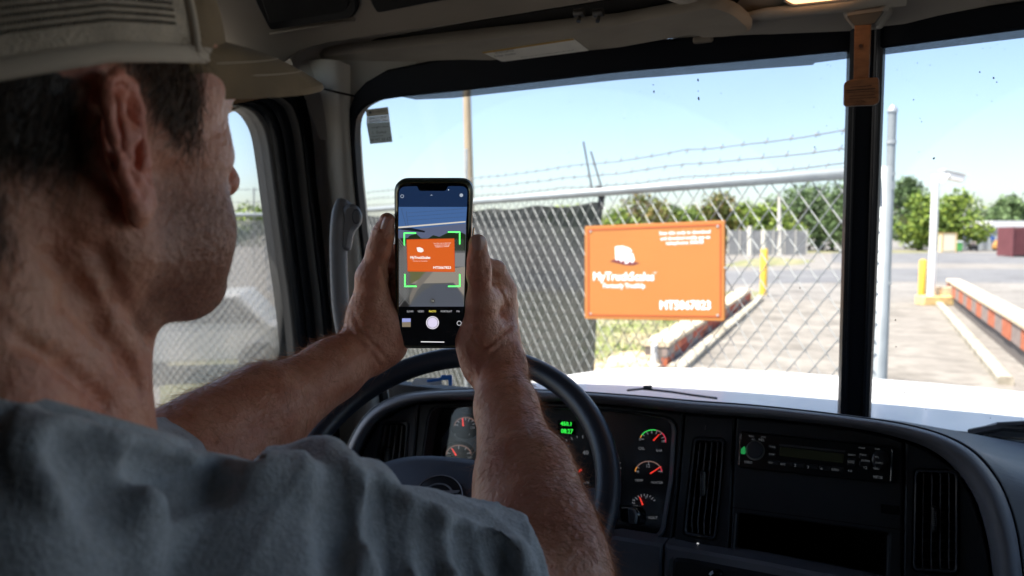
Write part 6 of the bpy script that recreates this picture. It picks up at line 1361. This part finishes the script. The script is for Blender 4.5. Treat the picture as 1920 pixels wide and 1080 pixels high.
for s_ in (-1, 1):
    mb = MB(); rows = []; c_ = h(70.5, s_ * 32, 21)
    for i in range(9):
        ph_ = math.pi * i / 8; rows.append([c_ + (hf * math.cos(ph_) + (hs * math.cos(a) + hu * math.sin(a)) * math.sin(ph_)) * .0122 for a in [2 * math.pi * j / 16 for j in range(16)]])
    mb.loft(rows, closed=True); mb.build('eye', mat('eye_white', (.7, .66, .62), .15), man, smooth=True)
# thumb nails
nailm = mat('nail', (.62, .36, .29), .22, coat=.3)
def nail(c_, ax_, nrm, wd, ln_, nm='thumb_nail'):
    x = ax_.cross(nrm).normalized(); rows = []
    for i in range(7):
        t = -1 + 2 * i / 6; row = []
        for j in range(9):
            u = -1 + 2 * j / 8; ww = wd * (1 - .22 * max(0, -t) ** 2 - .12 * max(0, t) ** 3); row.append(c_ + x * (u * ww) + ax_ * (t * ln_ * (1 - .12 * u * u)) + nrm * (-.0034 * u * u - .0010 * max(0, t) ** 2))
        rows.append(row)
    return MB().loft(rows).build(nm, nailm, man, smooth=True)
tn = (O - P(896, 456, .70)).normalized(); nax = (P(897, 440, .700) - P(898, 480, .704)).normalized()
nq = on_skin(899, 456, .62, .76)
nail((nq if nq else P(899, 456, .69)) + tn * .0006, nax, (tn + RT * .22).normalized(), .0066, .0068)
nax2 = (P(727, 405, .70) - P(716, 440, .705)).normalized(); nq = on_skin(720, 417, .62, .76)
nail((nq if nq else P(720, 417, .695)) - RT * .0016 + tn * .0002, nax2, (tn * .45 - RT * .9).normalized(), .0052, .0062)

# ---- t-shirt: an implicit shell round the torso and upper arms, with its folds
def col_pt(px, py, z): return P(px, py, z)
lo2 = [min(p[i] for p in (shR, shL, neck, elR, elL, sc + Vector((0, -.1, -.42)))) - .12 for i in range(3)]; hi2 = [max(p[i] for p in (shR, shL, neck, elR, elL)) + .10 for i in range(3)]
T = Field([axis(lo2[i], hi2[i], .0029, []) for i in range(3)])
T.cone(neck + Vector((0, -.03, -.100)), shR, .058, .060, .02); T.cone(neck + Vector((0, -.02, -.080)), shL, .060, .060, .025)
T.cone(neck + Vector((0, -.01, -.06)), neck + Vector((0, -.005, .0)), .084, .080, .02)
T.cone(nb + Vector((0, -.01, -.06)), nb + Vector((0, -.01, -.02)), .083, .080, .02); T.cone(h(-26, 0, -120), nb + Vector((0, -.01, -.02)), .076, .078, .015)
for s_ in (-1, 1): T.cone(h(-50, s_ * 34, -120), nb - hf * .03 + hs * (s_ * .07) + Vector((0, 0, -.03)), .042, .046, .02)
for dx in (0, .08, -.08): T.cone(sc + Vector((dx, -.01, -.10)), sc + Vector((dx * .8, -.05, -.40)), .142 if dx == 0 else .118, .14 if dx == 0 else .12, .05)
ts = .90
T.cone(shR, shR.lerp(elR, ts), .062, .058, .02); T.cone(shL, shL.lerp(elL, .75), .060, .056, .02)
ad = (elR - shR).normalized()
# folds across the sleeve and over the shoulder
def tsurf(px, py):
    zs = np.linspace(.2, .75, 300); pts = np.array([P(px, py, z) for z in zs]); ix = [np.clip(np.searchsorted(T.ax[i], pts[:, i]), 0, len(T.ax[i]) - 1) for i in range(3)]; v = T.F[tuple(ix)]; j = np.argmax(v < .0005); return Vector(pts[j]) if v[j] < .0005 else None
def fold(pts, r0, sink, k=.009, op='add'):
    q = [tsurf(a, b_) for a, b_ in pts]; q = [a + (a - O).normalized() * sink * .4 for a in q if a is not None]
    if len(q) > 1: T.chain(q, [r0 * 1.25 * (.5 + .5 * math.sin(math.pi * (i + .5) / len(q))) + .001 for i in range(len(q))], k, op)
for pts, r0, sk_ in (([(585, 868), (606, 876), (622, 900), (632, 950)], .012, .004), ([(660, 905), (690, 905), (700, 940), (702, 1000), (690, 1070)], .011, .003), ([(640, 915), (655, 960), (650, 1040)], .009, .003),
                     ([(755, 945), (772, 975), (780, 1030), (776, 1078)], .009, .002), ([(820, 978), (840, 1010), (848, 1075)], .008, .002), ([(880, 1000), (905, 1030), (918, 1078)], .007, .002), ([(930, 1010), (960, 1040), (978, 1078)], .006, .001),
                     ([(430, 885), (480, 900), (540, 905), (590, 925)], .010, .003), ([(360, 890), (330, 930), (300, 1000)], .012, .003), ([(100, 800), (190, 850), (260, 880), (340, 880)], .010, .003), ([(200, 910), (240, 950), (250, 1040)], .012, .004), ([(60, 830), (120, 900), (180, 930)], .010, .003)):
    fold(pts, r0, sk_)
for pts, r0, sk_ in (([(640, 900), (642, 930), (640, 990), (630, 1060)], .006, -.001), ([(722, 935), (738, 985), (738, 1060)], .006, -.001), ([(800, 975), (812, 1020), (812, 1070)], .005, -.001), ([(862, 1000), (880, 1040), (884, 1075)], .004, -.001), ([(915, 1010), (940, 1045), (948, 1075)], .004, -.001), ([(275, 870), (330, 905), (400, 910)], .006, -.001), ([(150, 850), (210, 900), (220, 960)], .007, -.001)):
    fold(pts, r0 * 1.7, sk_ + .002, .007, 'cut')
# neck hole and sleeve ends
Pn, Pf = P(150, 784, .318), P(298, 830, .435); Pb = neck - hf * .085; Pb.z = Pn.z + .036; cnn = (Pf - Pn).cross(Pb - Pn).normalized(); cnn = cnn if cnn.z > 0 else -cnn
nax_ = (h(-26, 0, -20) - neck).normalized(); cc0 = neck + nax_ * ((Pn - neck).dot(cnn) / nax_.dot(cnn))
def neck_cut(X_, Y_, Z_):
    px, py, pz = X_ - cc0.x, Y_ - cc0.y, Z_ - cc0.z; t = px * nax_.x + py * nax_.y + pz * nax_.z; r2 = np.sqrt(np.maximum(px * px + py * py + pz * pz - t * t, 0)); hgt = px * cnn.x + py * cnn.y + pz * cnn.z
    return np.minimum(np.maximum(-hgt, r2 - .125), np.maximum(-hgt - .05, r2 - .0770))
T.apply(neck_cut, np.array(cc0) - .16, np.array(cc0) + .16, .0015, 'cut')
e1 = shR.lerp(elR, ts)
def plane_cut(F_, p0, n_, rad):
    p0 = np.array(p0); n_ = np.array(n_)
    def fn(X_, Y_, Z_):
        d = (X_ - p0[0]) * n_[0] + (Y_ - p0[1]) * n_[1] + (Z_ - p0[2]) * n_[2]; r = np.sqrt((X_ - p0[0]) ** 2 + (Y_ - p0[1]) ** 2 + (Z_ - p0[2]) ** 2) - rad
        return np.maximum(-d, r)
    F_.apply(fn, p0 - rad, p0 + rad, .0015, 'cut')
cn = (ad + UP * .20 + RT * .15).normalized(); cutp = e1 - ad * .010
plane_cut(T, cutp, cn, .10)
Vt, Ft = T.mesh(); Vt = laplace(Vt, Ft, 2, .5)
nse = np.zeros(len(Vt))
for i in range(9):
    k_ = rng.normal(size=3) * 38; nse += np.sin(Vt @ k_ + rng.uniform(0, 6.28)) * np.sin(Vt @ (rng.normal(size=3) * 22) + rng.uniform(0, 6.28))
adn = np.array(ad); up_ = np.array([0, 0, 1.]); wr_ = np.zeros(len(Vt))
for i in range(7):
    dv = adn * rng.uniform(.6, 1.0) + rng.normal(size=3) * .45; dv /= np.linalg.norm(dv); fr2 = rng.uniform(90, 210); warp = np.sin(Vt @ (rng.normal(size=3) * 30) + rng.uniform(0, 6)) * 2.2
    amp = np.clip(np.sin(Vt @ (rng.normal(size=3) * 17) + rng.uniform(0, 6.28)), 0, 1) ** 1.5; wr_ += amp * (1 - np.abs(np.sin(.5 * (Vt @ dv) * fr2 + warp))) ** 2.2
tn_ = np.cross(Vt[Ft[:, 2]] - Vt[Ft[:, 0]], Vt[Ft[:, 3]] - Vt[Ft[:, 1]]); vn = np.zeros_like(Vt)
for i in range(4): np.add.at(vn, Ft[:, i], tn_)
vn /= np.linalg.norm(vn, axis=1, keepdims=True) + 1e-12; Vt = Vt + vn * (nse * .0005 + wr_ * .0020)[:, None]
shirt_m = mat('tshirt_grey', (.42, .445, .47), .92, var=.11, vscale=300, bump=.5, bscale=420, sheen=.2, detail=2)
shirt = make_mesh('t_shirt', Vt, Ft, shirt_m, man); shirt['label'] = 'blue-grey crew neck t-shirt with creased sleeves'
# collar rib and hem rib
mb = MB(); ring = []
u1_ = cnn.orthogonal().normalized(); u2_ = cnn.cross(u1_)
for i in range(64):
    a = 2 * math.pi * i / 64; ring.append(cc0 + hf * .008 + (u1_ * math.cos(a) + u2_ * math.sin(a)) * .0815 - cnn * .006)
mb.tube(ring, .0050, 10, closed=True, flat=1.35, upv=tuple(cnn)); mb.build('collar', shirt_m, man, smooth=True)
for q in range(2): mb = MB(); mb.tube([p - cnn * (.0105 + .002 * q) + (p - cc0).normalized() * .005 for p in ring], .0009, 5, closed=True); mb.build('collar_stitch', shirt_m, man)

hemp = [tsurf(x, y) for x, y in ((938, 996), (958, 1014), (976, 1036), (990, 1060), (997, 1077))]
hemp = [q - (q - O).normalized() * .0018 for q in hemp if q is not None]
if len(hemp) > 2: mb = MB(); mb.tube(smooth_line(hemp, 4), .0005, 5); mb.build('hem_stitch', mat('stitch_dark', (.10, .11, .125), .9), man)

# ---- cap
capm = mat('cap_mesh_cream', (.60, .50, .385), .8, var=.16, vscale=60, bump=.8, bscale=700); capf = mat('cap_front_beige', (.20, .135, .068), .85, var=.2, vscale=22, bump=.4, bscale=1500, sheen=.1); seam = mat('cap_seam', (.56, .47, .37), .8)
def cap_pt(az, el, off=0):
    """point of the cap's shell; az 0 = forehead, el from the band (0) to the crown (1)"""
    a = az; t = el * math.pi / 2; rf = 109 if abs(a) < math.pi / 2 else 108; wv_ = math.cos(t) ** .62
    f = (rf + off) * math.cos(a) * wv_ - 10; s_ = (85 + off) * math.sin(a) * wv_
    u = 34 + (18 if math.cos(a) > 0 else 32) * math.cos(a) + (100 + off) * math.sin(t)
    return h(f, s_, u)
def cap_patch(a0, a1, e0, e1_, off, nm, m_, na=40, ne=16, par=None):
    rows = [[cap_pt(a0 + (a1 - a0) * i / na, e0 + (e1_ - e0) * j / ne, off) for j in range(ne + 1)] for i in range(na + 1)]
    rin = [[cap_pt(a0 + (a1 - a0) * i / na, e0 + (e1_ - e0) * j / ne, off - 1.6) for j in range(ne + 1)] for i in range(na + 1)]
    mb = MB(); mb.loft(rows); mb.loft(rin); mb.loft([[r[0] for r in rows], [r[0] for r in rin]]); mb.loft([rows[0], rin[0]]); mb.loft([rows[-1], rin[-1]]); return mb.build(nm, m_, par, smooth=True, auto=60)
cap = MB().tube([cap_pt(0, 1, 3), cap_pt(0, 1, 6)], .006, 12).build('cap', capf, man, smooth=True); cap['label'] = 'beige trucker cap with a cream mesh back'
A0 = R(62)
cap_patch(-A0, A0, 0, 1, 1.2, 'front_panel', capf, par=cap)
for s_ in (-1, 1):
    for q in range(2):
        a0 = s_ * (A0 + (math.pi - A0) * q / 2); a1 = s_ * (A0 + (math.pi - A0) * (q + 1) / 2); cap_patch(a0, a1, 0, 1, 0, 'mesh_panel', capm, 26, 16, cap)
        mb = MB(); mb.tube([cap_pt(a1, .02 + .96 * j / 16, .6) for j in range(17)], .0022, 6, flat=.5); mb.build('seam_tape', seam, cap, smooth=True)
    mb = MB(); mb.tube([cap_pt(s_ * (A0 + .02), .02 + .96 * j / 16, 1.2) for j in range(17)], .0024, 6); mb.build('seam_tape', seam, cap, smooth=True)
# mesh holes as a fine grid on the back panels
gm_ = mat('cap_hole', (.10, .085, .065), .9); mb = MB()
for i in range(150):
    for j in range(34):
        a = R(70) + (math.pi - R(75)) * i / 150; e = .10 + .70 * j / 34
        if abs((a - A0) - (math.pi - A0) / 2) < .03: continue
        q = cap_pt(a, e, .35); q1 = cap_pt(a + .008, e, .35); q2 = cap_pt(a + .008, e + .011, .35); q3 = cap_pt(a, e + .011, .35); mb.add([q, q1, q2, q3], [(0, 1, 2, 3)])
tag(mb.build('mesh_hole', gm_, cap), kind='stuff')
mb = MB(); mb.tube([cap_pt(2 * math.pi * i / 64, .0, .3) + hu * .003 for i in range(64)], .0055, 8, closed=True, flat=.28, upv=list(hs)) if False else None
rows = [[cap_pt(2 * math.pi * i / 64, 0, o_) + hu * z_ for o_, z_ in ((-2, -.002), (1.6, -.002), (2.0, .002), (1.6, .006), (.2, .007))] for i in range(65)]
mb = MB(); mb.loft(rows); mb.build('band', seam, cap, smooth=True)
# bill
rows = []
for i in range(25):
    u = -1 + 2 * i / 24; az = u * R(66); row_t = []; a0 = cap_pt(az, .02, 0)
    reach = 88 * (1 - abs(u) ** 3.2 * .96); fwd = hf * .985 - hu * .13
    for j in range(9):
        t = j / 8; p = a0 + hu * .013 * (1 - u * u) + fwd * (reach * t / 1000) - hu * (.017 * (u * u) * t) + hu * .0035 * math.sin(math.pi * t) - hs * (.012 * u * t * t); row_t.append(p)
    rows.append(row_t)
top_ = rows; bot = [[p - hu * .0042 for p in r] for r in rows]
mb = MB(); mb.loft(top_); mb.loft(bot); mb.loft([[r[-1] for r in top_], [r[-1] + (r[-1] - r[-2]).normalized() * .0012 - hu * .0021 for r in top_], [r[-1] for r in bot]]); mb.build('bill', capf, cap, smooth=True, auto=70)
mb = MB()
for q in (4, 6): mb.tube([r[q] + hu * .0001 for r in top_[1:-1]], .00025, 4)
tag(mb.build('stitching', seam, cap), kind='stuff')
